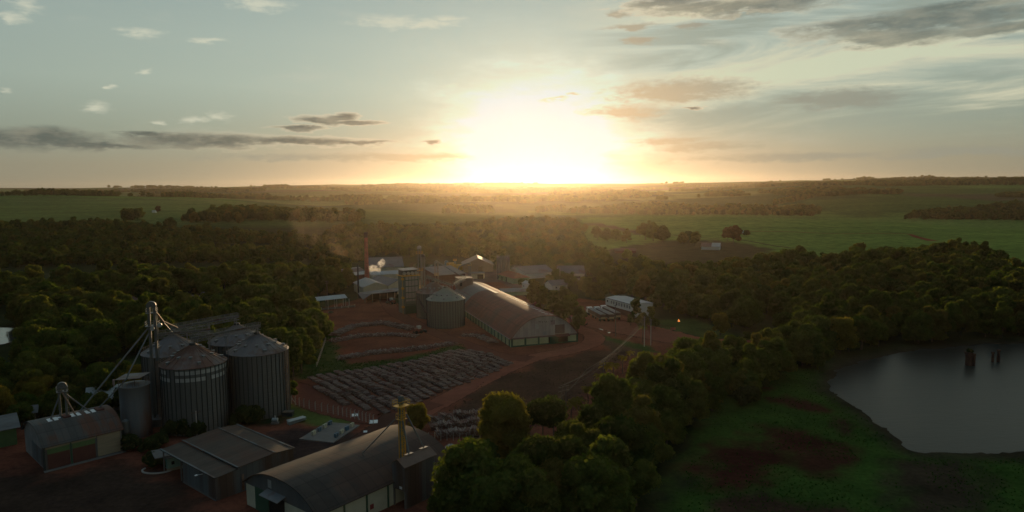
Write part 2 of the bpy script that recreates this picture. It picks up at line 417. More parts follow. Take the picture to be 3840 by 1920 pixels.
SOIL = (.165, .058, .035); SOILD = (.06, .03, .022); GRASS = (.04, .068, .02); LAKEG = (.036, .076, .015); FLOOR = (.028, .036, .015); FIELD = (.115, .18, .042); MUD = (.045, .036, .024); CONC = (.15, .12, .105)
YARD = [(1190, 1160), (1420, 1105), (1520, 1160), (1560, 1050), (1700, 1040), (1900, 1030), (2000, 1080), (2150, 1120), (2260, 1130), (2440, 1230), (2560, 1270), (2900, 1276), (2880, 1300), (2600, 1300), (2440, 1400), (2140, 1640), (1980, 1760),
        (1750, 1960), (-200, 2300), (-300, 1680), (120, 1590), (460, 1640), (560, 1600), (1060, 1600), (1060, 1420), (1150, 1400), (1240, 1290), (1170, 1200)]
COVER = [  # (ground colour, picture outline of the patch, edge raggedness in metres)
    (FIELD, [(2180, 818), (2160, 905), (2280, 960), (2640, 1010), (2850, 1000), (3100, 960), (3500, 930), (3800, 1010), (4300, 1010), (4300, 850), (3840, 834), (3200, 815)], 4),
    ((.085, .07, .035), [(2175, 840), (2260, 838), (2430, 876), (2400, 880), (2250, 850)], 3),
    ((.055, .048, .026), [(2240, 960), (2300, 930), (2500, 900), (2760, 905), (2900, 940), (2800, 985), (2560, 1000), (2300, 985)], 6),
    ((.06, .06, .03), [(100, 1030), (900, 1000), (1000, 1010), (800, 1050), (200, 1060)], 5),
    ((.05, .068, .024), [(200, 1420), (560, 1330), (900, 1380), (1080, 1440), (1000, 1460), (400, 1480)], 4),
    (SOIL, YARD, 2.5),
    ((.115, .075, .068), [(1640, 1035), (1850, 1010), (1990, 1075), (2060, 1130), (1990, 1120), (1880, 1060), (1700, 1060)], 2),
    (GRASS, [(1075, 1440), (1110, 1385), (1215, 1240), (1255, 1262), (1300, 1365), (1500, 1350), (1735, 1288), (1750, 1308), (1450, 1387), (1170, 1418)], 2.5),
    ((.085, .115, .03), [(1068, 1505), (1130, 1535), (1340, 1588), (1240, 1605), (1140, 1590), (1060, 1560)], 1.2),
    ((.075, .05, .032), [(2140, 1235), (2330, 1290), (2440, 1320), (2420, 1345), (2300, 1330), (2230, 1270)], 2),
    (GRASS, [(2160, 1232), (2300, 1272), (2440, 1300), (2480, 1330), (2400, 1318), (2250, 1268)], 1.5),
    (GRASS, [(2470, 1262), (2480, 1200), (2600, 1195), (2760, 1262), (2600, 1280)], 1.5),
    ((.07, .04, .028), [(1640, 1580), (1800, 1440), (2000, 1372), (2230, 1312), (2380, 1330), (2160, 1500), (1990, 1640), (1850, 1700)], 3),
    ((.055, .05, .025), [(2120, 1640), (2200, 1530), (2420, 1340), (2450, 1345), (2250, 1560), (2170, 1680)], 2),
    ((.05, .033, .024), [(-300, 1790), (170, 1790), (470, 1720), (640, 1790), (800, 1930), (1000, 2100), (-300, 2300)], 5),
    ((.05, .034, .03), [(960, 1640), (1150, 1600), (1380, 1640), (1330, 1690), (1180, 1760), (1000, 1700)], 3),
    (LAKEG, [(2450, 1990), (2560, 1780), (2700, 1500), (2800, 1440), (3080, 1370), (3140, 1420), (3200, 1540), (3420, 1700), (3840, 1730), (4600, 1720), (4600, 2300), (2400, 2300)], 4),
    ((.05, .018, .013), [(2640, 1720), (2740, 1665), (2900, 1680), (3060, 1720), (2960, 1740), (2850, 1800), (2740, 1860), (2600, 1850), (2560, 1800)], 4),
    ((.05, .019, .013), [(2790, 1640), (2880, 1600), (3060, 1630), (3160, 1680), (3100, 1720), (2950, 1690)], 4),
    ((.05, .021, .014), [(2960, 1740), (3090, 1690), (3200, 1720), (3180, 1790), (3050, 1790)], 4),
    ((.05, .019, .013), [(2870, 1490), (2960, 1498), (3060, 1520), (3110, 1540), (3040, 1555), (2960, 1530)], 3),
    ((.05, .019, .013), [(2830, 1445), (2900, 1450), (2900, 1470), (2840, 1465)], 3),
    ((.05, .024, .017), [(3100, 1560), (3170, 1580), (3200, 1630), (3120, 1610)], 3),
    ((.045, .035, .022), [(3380, 1730), (3620, 1740), (3700, 1860), (3560, 1990), (3350, 1900)], 5),
    ((.05, .03, .02), [(2680, 1880), (2850, 1850), (3000, 1900), (3200, 1890), (3300, 1960), (2700, 2000)], 4),
]
def build_ground():
    xs = axis(-9000, 9000, -150, 175, 1.6); ys = axis(-420, 10200, 104, 470, 1.6)
    X, Y = np.meshgrid(xs, ys)
    Z = terrain(X, Y)
    C = np.zeros(X.shape + (3,)); C[:] = FLOOR
    D = np.hypot(X, Y)
    # farmland far out: a patchwork of crops with woods between
    wx = X + 300 * (fbm(X / 900, Y / 900, 21) - .5); wy = Y + 300 * (fbm(X / 900, Y / 900, 22) - .5)
    ca = np.cos(.35); sa = np.sin(.35)
    cell = _vnoise(np.floor((wx * ca + wy * sa) / 650) * 1.0, np.floor((-wx * sa + wy * ca) / 420) * 1.0, 5)
    pal = np.array([(.06, .10, .025), (.11, .165, .038), (.04, .066, .021), (.12, .15, .045), (.08, .07, .038), (.06, .095, .027)])
    far = pal[np.clip((cell * 6).astype(int), 0, 5)]
    w = np.clip((D - 950) / 60, 0, 1)[..., None]
    C = C * (1 - w) + far * w
    n1 = fbm(X / 9, Y / 9, 31) - .5; n2 = fbm(X / 9, Y / 9, 47) - .5
    n3 = fbm(X / 3, Y / 3, 53) - .5; n4 = fbm(X / 3, Y / 3, 59) - .5
    for col, pts, rag in COVER:
        poly = gpoly(pts)
        m = np.zeros(X.shape)
        for sx, sy in ((0, 0), (.5, .3), (-.4, .5), (.2, -.6), (-.5, -.3)):
            m += inside(poly, X + n1 * rag * 3 + n3 * rag + sx * rag, Y + n2 * rag * 3 + n4 * rag + sy * rag)
        m = (m / 5)[..., None]
        C = C * (1 - m) + np.array(col) * m
    for poly, dep, band in ((POND_W, 1.0, 8), (RIVER_W, 1.0, 4), (TANK_W, .6, 2)):
        # muddy shore and sunken bed
        dm = np.full(X.shape, 1e9)
        for i in range(len(poly)):
            a = poly[i]; b = poly[(i + 1) % len(poly)]; ab = b - a
            tt = np.clip(((X - a[0]) * ab[0] + (Y - a[1]) * ab[1]) / (ab @ ab), 0, 1)
            dm = np.minimum(dm, np.hypot(X - a[0] - tt * ab[0], Y - a[1] - tt * ab[1]))
        ins = inside(poly, X, Y); sd_ = np.where(ins, -dm, dm)
        k = np.clip(1 - (sd_ + n1 * 6) / band, 0, 1)[..., None]
        C = C * (1 - k) + np.array(MUD) * k
        sn = sd_ + (n1 * 5 + n3 * 2) * (1.0 if band > 3 else .3)
        Z = Z - .46 * np.clip((7 - sn) / 7, 0, 1) - dep * np.clip(-sn / 4, 0, 1)
    ny, nx = X.shape
    idx = np.arange(nx * ny).reshape(ny, nx)
    F = np.stack([idx[:-1, :-1], idx[:-1, 1:], idx[1:, 1:], idx[1:, :-1]], -1).reshape(-1, 4)
    me = mesh_np('ground', np.stack([X, Y, Z], -1).reshape(-1, 3), F)
    at = me.color_attributes.new('cover', 'FLOAT_COLOR', 'POINT')
    at.data.foreach_set('color', np.concatenate([C, np.ones(X.shape + (1,))], -1).astype(np.float32).ravel())
    m = bpy.data.materials.new('ground_cover'); m.use_nodes = True
    t = m.node_tree; g = NT(t); b = t.nodes['Principled BSDF']
    a = g.n('ShaderNodeVertexColor', layer_name='cover'); tc = g.n('ShaderNodeTexCoord'); P = tc.outputs['Object']
    f1 = g.noise(P, .9, 5, .65); f2 = g.noise(P, .09, 5, .6); f3 = g.noise(g.vm('MULTIPLY', P, (.004, .012, .004)), 1, 4)
    v = g.math('MULTIPLY', g.math('MULTIPLY', g.ss(f1, .25, .75, .62, 1.4, 'LINEAR'), g.ss(f2, .28, .72, .62, 1.45, 'LINEAR')), g.ss(f3, .3, .7, .78, 1.2, 'LINEAR'))
    c = g.mix(1.0, a.outputs[0], g.xyz(v, g.math('POWER', v, .9), g.math('POWER', v, .8)), 'MULTIPLY')
    g.set(b.inputs['Base Color'], c); b.inputs['Roughness'].default_value = .95; b.inputs['Specular IOR Level'].default_value = 0
    bp = g.n('ShaderNodeBump'); bp.inputs['Strength'].default_value = .6; bp.inputs['Distance'].default_value = .25
    g.set(bp.inputs['Height'], g.noise(P, .7, 5, .7)); t.links.new(bp.outputs[0], b.inputs['Normal'])
    o = link('ground', me, m, smooth=True); tag(o, kind='structure')
build_ground()

def sheet(name, poly, z, mat, kind='structure', label=None, cat=None):
    me = bpy.data.meshes.new(name)
    me.from_pydata([(x, y, z) for x, y in poly], [], [list(range(len(poly)))])
    o = link(name, me, mat); return tag(o, label, cat, None, kind)
def spline(pts, n=8):
    P = [Vector(p) for p in pts]; out = []
    Q = [P[0] * 2 - P[1]] + P + [P[-1] * 2 - P[-2]]
    for i in range(1, len(Q) - 2):
        for k in range(n):
            t = k / n; a, b, c, d = Q[i - 1:i + 3]
            out.append(.5 * ((2 * b) + (c - a) * t + (2 * a - 5 * b + 4 * c - d) * t * t + (3 * b - a - 3 * c + d) * t ** 3))
    return out + [P[-1]]
def smooth_poly(poly, n=4, rag=0.0):
    pts = [Vector((p[0], p[1])) for p in poly]
    pts = pts + pts[:1]
    s = spline(pts, n)[:-1]
    if rag:
        q = []
        for a, b in zip(s, s[1:] + s[:1]):
            for k in range(max(1, int((b - a).length / 1.2))): q.append(a.lerp(b, k / max(1, int((b - a).length / 1.2))))
        s = [Vector((p.x + rag * 2 * (float(fbm(p.x / 3.1, p.y / 3.1, 5)) - .5), p.y + rag * 2 * (float(fbm(p.x / 3.1, p.y / 3.1, 8)) - .5))) for p in q]
    return [(p.x, p.y) for p in s]
def fuzzy(name, col, var=.3, lo=.35, hi=.6):
    """soil that thins out towards the strip's edges ('edge' runs 0..1..0 across it)"""
    m = M(name, col, .95, var=var, scale=.5, spec=0); t = m.node_tree; g = NT(t); b = t.nodes['Principled BSDF']
    at = g.n('ShaderNodeAttribute', attribute_name='edge'); tc = g.n('ShaderNodeTexCoord')
    n = g.noise(tc.outputs['Object'], .35, 5, .7)
    k = g.ss(g.math('ADD', at.outputs['Fac'], g.math('MULTIPLY', g.math('SUBTRACT', n, .5), .9)), lo, hi)
    g.set(b.inputs['Alpha'], k)
    return m
def road(name, pts, widths, z, mat):
    c = spline([ground(*p) for p in pts], 10); n = len(c)
    V = []; E = []
    ws = np.interp(np.linspace(0, 1, n), np.linspace(0, 1, len(widths)), widths)
    for i in range(n):
        d = (c[min(i + 1, n - 1)] - c[max(i - 1, 0)]); d.z = 0; d.normalize(); s = Vector((d.y, -d.x, 0))
        for k, e in ((-1, 0), (-.45, 1), (0, .95), (.45, 1), (1, 0)):
            p = c[i] + s * (k * ws[i] * .65)
            V.append((p.x, p.y, (float(terrain(p.x, p.y)) + z))); E.append(e)
    idx = np.arange(n * 5).reshape(n, 5)
    F = np.stack([idx[:-1, :-1], idx[:-1, 1:], idx[1:, 1:], idx[1:, :-1]], -1).reshape(-1, 4)
    me = mesh_np(name, V, F)
    a = me.attributes.new('edge', 'FLOAT', 'POINT'); a.data.foreach_set('value', np.array(E, np.float32))
    return tag(link(name, me, mat, smooth=True), kind='structure')
road_m = fuzzy('road_soil', (.23, .083, .054))
road_m2 = fuzzy('yard_track_soil', (.15, .056, .038))
road('dirt_road', [(1490, 1640), (1560, 1565), (1700, 1490), (1850, 1410), (2000, 1345), (2130, 1318), (2215, 1290), (2225, 1262), (2170, 1232), (2130, 1205), (2080, 1170)], [7, 8, 8, 8, 9, 9, 9, 8, 7, 6], .03, road_m)
road('dirt_road', [(2160, 1160), (2240, 1205), (2360, 1232), (2480, 1258), (2600, 1280), (2760, 1290), (2950, 1290)], [16, 22, 24, 22, 17, 12, 9], .034, road_m)
road('dirt_road', [(1440, 1110), (1480, 1170), (1560, 1215), (1650, 1258), (1760, 1300), (1870, 1335), (1990, 1348)], [8, 8, 7, 7, 7, 8, 8], .038, road_m2)
road('dirt_road', [(1060, 1450), (1130, 1475), (1220, 1520), (1340, 1555), (1450, 1575), (1500, 1560), (1620, 1515)], [11, 12, 12, 11, 11, 10, 9], .042, road_m2)
road('dirt_road', [(1500, 1560), (1440, 1620), (1330, 1690), (1200, 1760)], [9, 10, 11, 10], .046, fuzzy('dark_track_soil', (.085, .043, .033)))
road('dirt_track', [(2785, 868), (2950, 870), (3130, 877), (3280, 876), (3400, 878), (3440, 890), (3500, 905)], [3, 3, 3, 3, 4, 9, 12], .2, fuzzy('field_track_soil', (.17, .055, .032)))
road('dirt_track', [(2300, 880), (2500, 882), (2640, 893), (2780, 902), (2900, 922), (2960, 930)], [3, 3, 3, 3, 4, 5], .2, fuzzy('farm_track_soil', (.07, .05, .03)))

def water_mat(name, col, rough, bump, scale):
    m = bpy.data.materials.new(name); m.use_nodes = True; t = m.node_tree; g = NT(t); b = t.nodes['Principled BSDF']
    b.inputs['Base Color'].default_value = (*col, 1); b.inputs['Roughness'].default_value = rough; b.inputs['IOR'].default_value = 1.33; b.inputs['Specular IOR Level'].default_value = .16 if name == 'pond_water' else .5
    tc = g.n('ShaderNodeTexCoord'); bp = g.n('ShaderNodeBump'); bp.inputs['Strength'].default_value = bump; bp.inputs['Distance'].default_value = .3
    P = g.vm('MULTIPLY', tc.outputs['Object'], (.5, 1.6, 1))
    g.set(bp.inputs['Height'], g.math('ADD', g.noise(P, scale, 4, .6), g.math('MULTIPLY', g.noise(P, scale * .12, 3), 1.5))); t.links.new(bp.outputs[0], b.inputs['Normal'])
    return m
wm = water_mat('pond_water', (.03, .034, .028), .34, .16, .8)
def grow(p, k): c = p.mean(0); return c + (p - c) * k
sheet('pond_water', smooth_poly(grow(POND_W, 1.06), 5), -.45, wm)
sheet('river_water', smooth_poly(grow(RIVER_W, 1.08), 5), -.45, water_mat('river_water', (.05, .055, .05), .08, .05, .5))
sheet('settling_pond_water', smooth_poly(grow(TANK_W, 1.08), 5), -.44, water_mat('settling_pond_water', (.06, .06, .05), .05, .03, .5))
pud = water_mat('puddle_water', (.05, .05, .045), .04, .02, .5)
for pts in ([(1668, 1680), (1690, 1674), (1716, 1676), (1722, 1690), (1700, 1700), (1678, 1708)], [(1226, 1174), (1242, 1168), (1252, 1172), (1240, 1177)],
            [(1788, 1300), (1808, 1300), (1822, 1304), (1800, 1304)], [(2246, 1233), (2258, 1236), (2262, 1239), (2250, 1237)], [(2278, 1248), (2288, 1247), (2291, 1249), (2282, 1250)], [(2136, 1190), (2150, 1190), (2152, 1196), (2138, 1196)],
            [(1630, 1004), (1665, 1006), (1660, 1011), (1632, 1010)]):
    sheet('puddle_water', smooth_poly(gpoly(pts), 4), .07, pud)
# ------------------------------------------------------------------ trees
def leaf_mat(name, cols, trans=.3):
    m = bpy.data.materials.new(name); m.use_nodes = True; t = m.node_tree; t.nodes.clear(); g = NT(t)
    oi = g.n('ShaderNodeObjectInfo'); tc = g.n('ShaderNodeTexCoord')
    c = g.ramp(oi.outputs['Random'], [(i / (len(cols) - 1), k) for i, k in enumerate(cols)])
    n = g.noise(tc.outputs['Object'], .55, 3, .6); n2 = g.noise(tc.outputs['Object'], 3.0, 2, .6)
    v = g.math('MULTIPLY', g.ss(n, .3, .7, .72, 1.3, 'LINEAR'), g.ss(n2, .25, .75, .8, 1.2, 'LINEAR'))
    c = g.mix(1.0, c, g.xyz(v, v, g.math('MULTIPLY', v, .9)), 'MULTIPLY')
    d = g.n('ShaderNodeBsdfDiffuse'); g.set(d.inputs[0], c)
    tr = g.n('ShaderNodeBsdfTranslucent'); g.set(tr.inputs[0], g.mix(1.0, c, (1.7, 1.55, .5), 'MULTIPLY'))
    mx = g.n('ShaderNodeMixShader'); mx.inputs[0].default_value = trans
    t.links.new(d.outputs[0], mx.inputs[1]); t.links.new(tr.outputs[0], mx.inputs[2])
    o = g.n('ShaderNodeOutputMaterial'); t.links.new(mx.outputs[0], o.inputs[0])
    return m
LEAF = leaf_mat('forest_leaves', [(.055, .088, .022), (.095, .122, .034), (.034, .056, .018), (.12, .13, .038), (.06, .096, .025), (.12, .112, .034), (.042, .068, .02), (.10, .13, .032)], .46)
LEAFY = leaf_mat('yellow_green_and_lit_leaves', [(.16, .14, .034), (.19, .15, .034), (.15, .145, .034)], .5)  # yellow-green foliage; also carries painted sunlight for the large yellow-lit tree
LEAFR = leaf_mat('rust_red_leaves', [(.10, .05, .03), (.12, .06, .03)], .3)
LEAFD = leaf_mat('dark_bush_leaves', [(.035, .05, .02), (.045, .06, .022)], .2)
BARK = M('bark', (.09, .07, .05), .95, scale=2, stretch=(1, 1, .2))
def _cubesphere(k=3):
    V = []; F = []
    g = np.linspace(-1, 1, k + 1)
    for ax in range(3):
        for sg in (-1, 1):
            b = len(V)
            for i in range(k + 1):
                for j in range(k + 1):
                    p = [0, 0, 0]; p[ax] = sg; p[(ax + 1) % 3] = g[i]; p[(ax + 2) % 3] = g[j] * sg
                    V.append(p)
            for i in range(k):
                for j in range(k):
                    a = b + i * (k + 1) + j; F.append((a, a + k + 1, a + k + 2, a + 1))
    V = np.array(V, float); V /= np.linalg.norm(V, axis=1)[:, None]
    return V, np.array(F)
CSV, CSF = _cubesphere(3)
def crown_arrays(seed, R, z0, z1, lobes, cards, cs, top=.2, lr=(.27, .44), wide=1.0):
    r = np.random.default_rng(seed)
    ctr = np.array([0, 0, (z0 + z1) / 2]); rz = (z1 - z0) / 2
    d = r.normal(size=(lobes, 3)); d /= np.linalg.norm(d, axis=1)[:, None]
    d[:, 2] = np.where(d[:, 2] < -.55, -d[:, 2], d[:, 2]); d[:, 2] += top * r.random(lobes)
    rad = R * r.uniform(lr[0], lr[1], lobes)
    f = r.uniform(.45, .78, lobes)[:, None]
    c = ctr + d * f * np.array([R * wide, R * wide, rz])
    c = np.vstack([c, ctr[None]]); rad = np.append(rad, R * .5)
    sq = np.array([1, 1, .85])
    V = []; F = []
    nb = 0
    for i in range(len(c)):
        jit = 1 + .1 * r.normal(size=(len(CSV), 1))
        V.append(c[i] + CSV * rad[i] * .86 * sq * jit); F.append(CSF + nb); nb += len(CSV)
    li = r.choice(len(c), cards, p=rad ** 2 / (rad ** 2).sum())
    dd = r.normal(size=(cards, 3)); dd /= np.linalg.norm(dd, axis=1)[:, None]
    dd[:, 2] = np.where(dd[:, 2] < -.5, -dd[:, 2], dd[:, 2])
    p = c[li] + dd * (rad[li] * np.where(r.random(cards) < .22, r.uniform(1.05, 1.32, cards), r.uniform(.84, 1.1, cards)))[:, None] * sq
    dist = np.linalg.norm((p[:, None, :] - c[None]) / sq, axis=2) / rad[None]
    dist[np.arange(cards), li] = 9
    keep = dist.min(1) > .72
    p = p[keep]; dd = dd[keep]; n = len(p)
    nn = dd + .45 * r.normal(size=(n, 3)); nn /= np.linalg.norm(nn, axis=1)[:, None]
    a = np.cross(nn, r.normal(size=(n, 3))); a /= np.linalg.norm(a, axis=1)[:, None]
    b = np.cross(nn, a)
    s = (cs * r.uniform(.6, 1.35, n))[:, None]
    q = np.stack([p - a * s - b * s * .7, p + a * s * .7 - b * s, p + a * s + b * s * .8, p - a * s * .8 + b * s], 1).reshape(-1, 3)
    V.append(q); F.append(np.arange(4 * n).reshape(-1, 4) + nb)
    return np.vstack(V), np.vstack(F)
def trunk_mb(seed, h, r0, lean=.04, limbs=4, zc=None, R=4.0):
    r = random.Random(seed); m = MB()
    pts = [(0, 0, -.3)]; 
    for k in range(1, 4): pts.append((r.uniform(-lean, lean) * h, r.uniform(-lean, lean) * h, h * k / 3))
    for k in range(3): m.tube(pts[k], pts[k + 1], r0 * (1 - .2 * k), 7, r0 * (1 - .2 * (k + 1)))
    for k in range(limbs):
        t = 2 * math.pi * (k + r.random()) / limbs; b = pts[2]
        m.tube(b, (b[0] + math.cos(t) * R * .6, b[1] + math.sin(t) * R * .6, h * r.uniform(.95, 1.25)), r0 * .5, 5, r0 * .2)
    return m
# kinds of tree: (crown radius, crown bottom, top, lobes, leaf clumps, clump size, leaves)
KINDS_T = {
    'broadleaf': [(4.7, -2.8, 12.5, 18, 8200, .22, LEAF), (5.2, -2.6, 10.5, 22, 8800, .22, LEAF), (4.3, -3.2, 14.0, 18, 8000, .22, LEAF), (5.8, -2.8, 12.0, 26, 9600, .23, LEAF), (3.8, -2.2, 9.5, 14, 6600, .21, LEAF)],
    'tall': [(3.4, .5, 17.0, 26, 4800, .26, LEAF), (3.0, .2, 15.5, 22, 4200, .26, LEAF)],
    'umbrella': [(6.2, 5.2, 11.5, 30, 9000, .22, LEAF)],
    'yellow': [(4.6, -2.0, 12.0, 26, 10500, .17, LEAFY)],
    'red': [(4.8, -1.5, 13.0, 20, 3600, .3, LEAFR)],
    'bush': [(2.6, -.3, 3.8, 14, 2200, .2, LEAFD), (2.2, -.3, 3.0, 12, 1800, .2, LEAFD)],
}
PROTO = {}
for k, lst in KINDS_T.items():
    for i, (R, z0, z1, lb, cd, cs, mt) in enumerate(lst):
        V, F = crown_arrays(hash_ := (sum(map(ord, k)) * 10 + i), R, z0, z1, lb, cd, cs)
        me = mesh_np('crown', V, F); me.materials.append(mt)
        tk = None
        if k != 'bush':
            tk = trunk_mb(i + 3, max(z0 + z1, 4) * .5, .28 if k != 'tall' else .24, R=R).build('trunk', BARK)
            tm = tk.data; bpy.data.objects.remove(tk); tk = tm
        PROTO[(k, i)] = (me, tk, R, z1)
def plant(kind, i, x, y, s, label, cat, group=None, name='tree', sz=1.0, z=None):
    me, tk, R, H = PROTO[(kind, i)]
    t = thing(name, label, cat, (x, y, float(terrain(x, y)) if z is None else z), rng.uniform(0, 6.28), group)
    t.scale = (s, s, s * sz)
    c = bpy.data.objects.new('crown' if tk else 'foliage', me); COL.objects.link(c); c.parent = t
    if tk:
        b = bpy.data.objects.new('trunk', tk); COL.objects.link(b); b.parent = t
    return t
TREES = []      # (x, y, s, kind, i, sz, zone)
KEEP_OUT = []
def scatter(zone, pts, sp, s=(.8, 1.25), drop=.04, kinds=None, holes=(), world_pts=False):
    poly = np.array(pts, float) if world_pts else gpoly(pts)
    hs = [gpoly(h) for h in holes]
    x0, y0 = poly.min(0); x1, y1 = poly.max(0)
    gx, gy = np.meshgrid(np.arange(x0, x1 + sp, sp), np.arange(y0, y1 + sp, sp * .87))
    gx = gx + (np.arange(gx.shape[0]) % 2)[:, None] * sp * .5
    X = (gx + nrng.uniform(-.42, .42, gx.shape) * sp).ravel(); Y = (gy + nrng.uniform(-.42, .42, gx.shape) * sp).ravel()
    ok = inside(poly, X, Y) & (nrng.random(len(X)) > drop)
    for h in hs: ok &= ~inside(h, X, Y)
    for h in KEEP_OUT: ok &= ~inside(h, X, Y)
    kinds = kinds or [('broadleaf', k) for k in range(5)]
    for x, y in zip(X[ok], Y[ok]):
        k = rng.choice(kinds); big = rng.uniform(*s)
        TREES.append((x, y, big, k[0], k[1], rng.uniform(.82, 1.12), zone))
BR = [('broadleaf', k) for k in range(5)]
KEEP_OUT.append(gpoly([(-200, 1165), (84, 1165), (96, 1310), (70, 1425), (-200, 1440)]))
for hx in [(495, 1150, 40), (690, 1120, 42), (770, 1118, 32), (850, 1108, 40)]:
    KEEP_OUT.append(gpoly([(hx[0] - hx[2], hx[1] - 8), (hx[0] + hx[2], hx[1] - 8), (hx[0] + hx[2] * .8, hx[1] + 88), (hx[0] - hx[2] * .7, hx[1] + 88)]))
scatter('left', [(-400, 1130), (0, 1100), (300, 1078), (700, 1058), (1000, 1042), (1310, 1025), (1325, 1090), (1270, 1105), (1170, 1120), (1180, 1210), (1205, 1290), (1130, 1340), (1090, 1400), (1060, 1440), (900, 1420), (820, 1390), (560, 1340), (300, 1400), (150, 1480), (-300, 1540)], 8.6, (.6, 1.35))
scatter('lower left', [(-300, 1550), (150, 1490), (330, 1440), (520, 1440), (500, 1520), (420, 1570), (140, 1575), (100, 1610), (-300, 1700)], 6.5, (.5, .85), kinds=BR + [('bush', 0), ('bush', 1), ('yellow', 0)])
scatter('lower left', [(560, 1420), (760, 1400), (1040, 1440), (1062, 1490), (1000, 1500), (700, 1460)], 6.5, (.45, .7), kinds=BR)
scatter('beyond', [(-500, 860), (0, 852), (350, 842), (560, 856), (720, 872), (1000, 892), (1120, 900), (1180, 928), (1020, 945), (1290, 965), (1310, 985), (900, 985), (500, 990), (100, 1003), (-500, 1040)], 7.6, (.45, .95), holes=[[(720, 918), (1010, 915), (1180, 938), (1130, 948), (800, 945)]])
scatter('beyond', [(1205, 925), (1260, 890), (1330, 876), (1500, 862), (1750, 858), (1830, 840), (2060, 835), (2150, 838), (2195, 868), (2175, 925), (2275, 965), (2260, 1010), (2210, 1042), (2030, 1025), (1900, 1000), (1830, 985), (1660, 965), (1530, 968), (1420, 955), (1330, 990), (1310, 985), (1290, 965)], 7.6, (.45, 1.0), .08)
scatter('right', [(2215, 1045), (2260, 1020), (2450, 1050), (2640, 1058), (2800, 1020), (2950, 1000), (3150, 1000), (3320, 980), (3400, 968), (3600, 958), (3730, 985), (3760, 1012), (3700, 1048), (3840, 1050), (4300, 1050), (4400, 1275), (3840, 1268), (3560, 1280), (3420, 1296), (3250, 1315), (3100, 1340), (3000, 1330), (2980, 1290), (2780, 1268), (2700, 1215), (2590, 1188), (2470, 1175), (2440, 1150), (2400, 1120), (2330, 1100), (2280, 1080)], 8.8, (.65, 1.35), holes=[[(2790, 1215), (2960, 1200), (2990, 1260), (2830, 1262)]])
scatter('bank', [(2290, 1600), (2400, 1500), (2500, 1436), (2620, 1395), (2800, 1355), (3010, 1340), (3070, 1360), (2930, 1400), (2780, 1440), (2690, 1520), (2600, 1640), (2510, 1760), (2380, 1960), (1850, 2080), (1640, 2060), (1690, 1990), (1850, 1900), (2060, 1850), (2220, 1800), (2330, 1740)], 7.2, (.75, 1.35), 0.0)
scatter('shore', [(2650, 1650), (2720, 1520), (2820, 1440), (3060, 1365), (3100, 1380), (2900, 1440), (2800, 1520), (2720, 1620)], 5, (.7, 1.3), .25, kinds=[('bush', 0), ('bush', 1)])
# distant belts, hedges and clumps
FAR = 'far'
for p, sp, dr in [
    ([(-100, 738), (110, 736), (440, 737), (440, 733), (100, 731)], 16, .3), ([(520, 730), (780, 733), (780, 727), (530, 724)], 22, .4), ([(610, 741), (950, 742), (950, 736), (620, 735)], 18, .35), ([(1235, 752), (1430, 752), (1430, 738), (1240, 740)], 16, .35),
    ([(1295, 768), (1440, 770), (1430, 745), (1300, 742)], 15, .1), ([(1450, 752), (1650, 752), (1640, 742), (1460, 742)], 16, .25), ([(780, 800), (900, 794), (1150, 805), (1360, 818), (1350, 838), (1100, 832), (900, 830), (800, 812)], 12, .12), ([(670, 830), (800, 824), (900, 826), (900, 838), (680, 838)], 10, .2), ([(460, 823), (530, 821), (530, 828), (465, 828)], 9, .1),
    ([(1180, 935), (1360, 905), (1480, 880), (1420, 870), (1240, 890)], 10, .2),
    ([(2500, 703), (2700, 700), (3340, 700), (3350, 694), (2900, 690), (2520, 698)], 15, .05), ([(3400, 698), (3840, 695), (4200, 695), (4200, 688), (3700, 690), (3420, 696)], 15, .05), ([(2100, 800), (2450, 768), (2620, 785), (3060, 785), (3085, 800), (3050, 812), (2400, 808)], 12, .15),
    ([(2905, 770), (3050, 742), (3055, 738), (2960, 752), (2900, 764)], 10, .2), ([(3090, 732), (3180, 729), (3180, 725), (3100, 727)], 12, .1), ([(3380, 825), (3480, 800), (3650, 792), (3800, 770), (3900, 770), (3900, 828), (3600, 824)], 11, .08), ([(2650, 735), (2790, 728), (2780, 722), (2660, 728)], 13, .3),
    ([(2010, 800), (2120, 790), (2120, 780), (2010, 790)], 12, .2), ([(1660, 800), (1850, 800), (1840, 785), (1680, 785)], 13, .2), ([(1000, 750), (1280, 756), (1280, 750), (1010, 745)], 16, .6)]:
    scatter(FAR, p, sp, (.9, 1.4), dr, kinds=BR)
_n = 90000
ang = nrng.uniform(-.72, .72, _n); dd = np.exp(nrng.uniform(math.log(2300), math.log(7000), _n))
fx = dd * np.sin(ang); fy = dd * np.cos(ang)
cl = fbm(fx / 520, fy / 300, 77) + .1 * np.clip(1 - np.abs(np.degrees(ang) - 1) / 12, 0, 1)
keep = cl > .66
for x, y, d_ in zip(fx[keep], fy[keep], dd[keep]):
    TREES.append((x, y, rng.uniform(1.2, 1.9) * (1 + d_ / 12000), 'broadleaf', rng.randrange(5), .62, FAR))

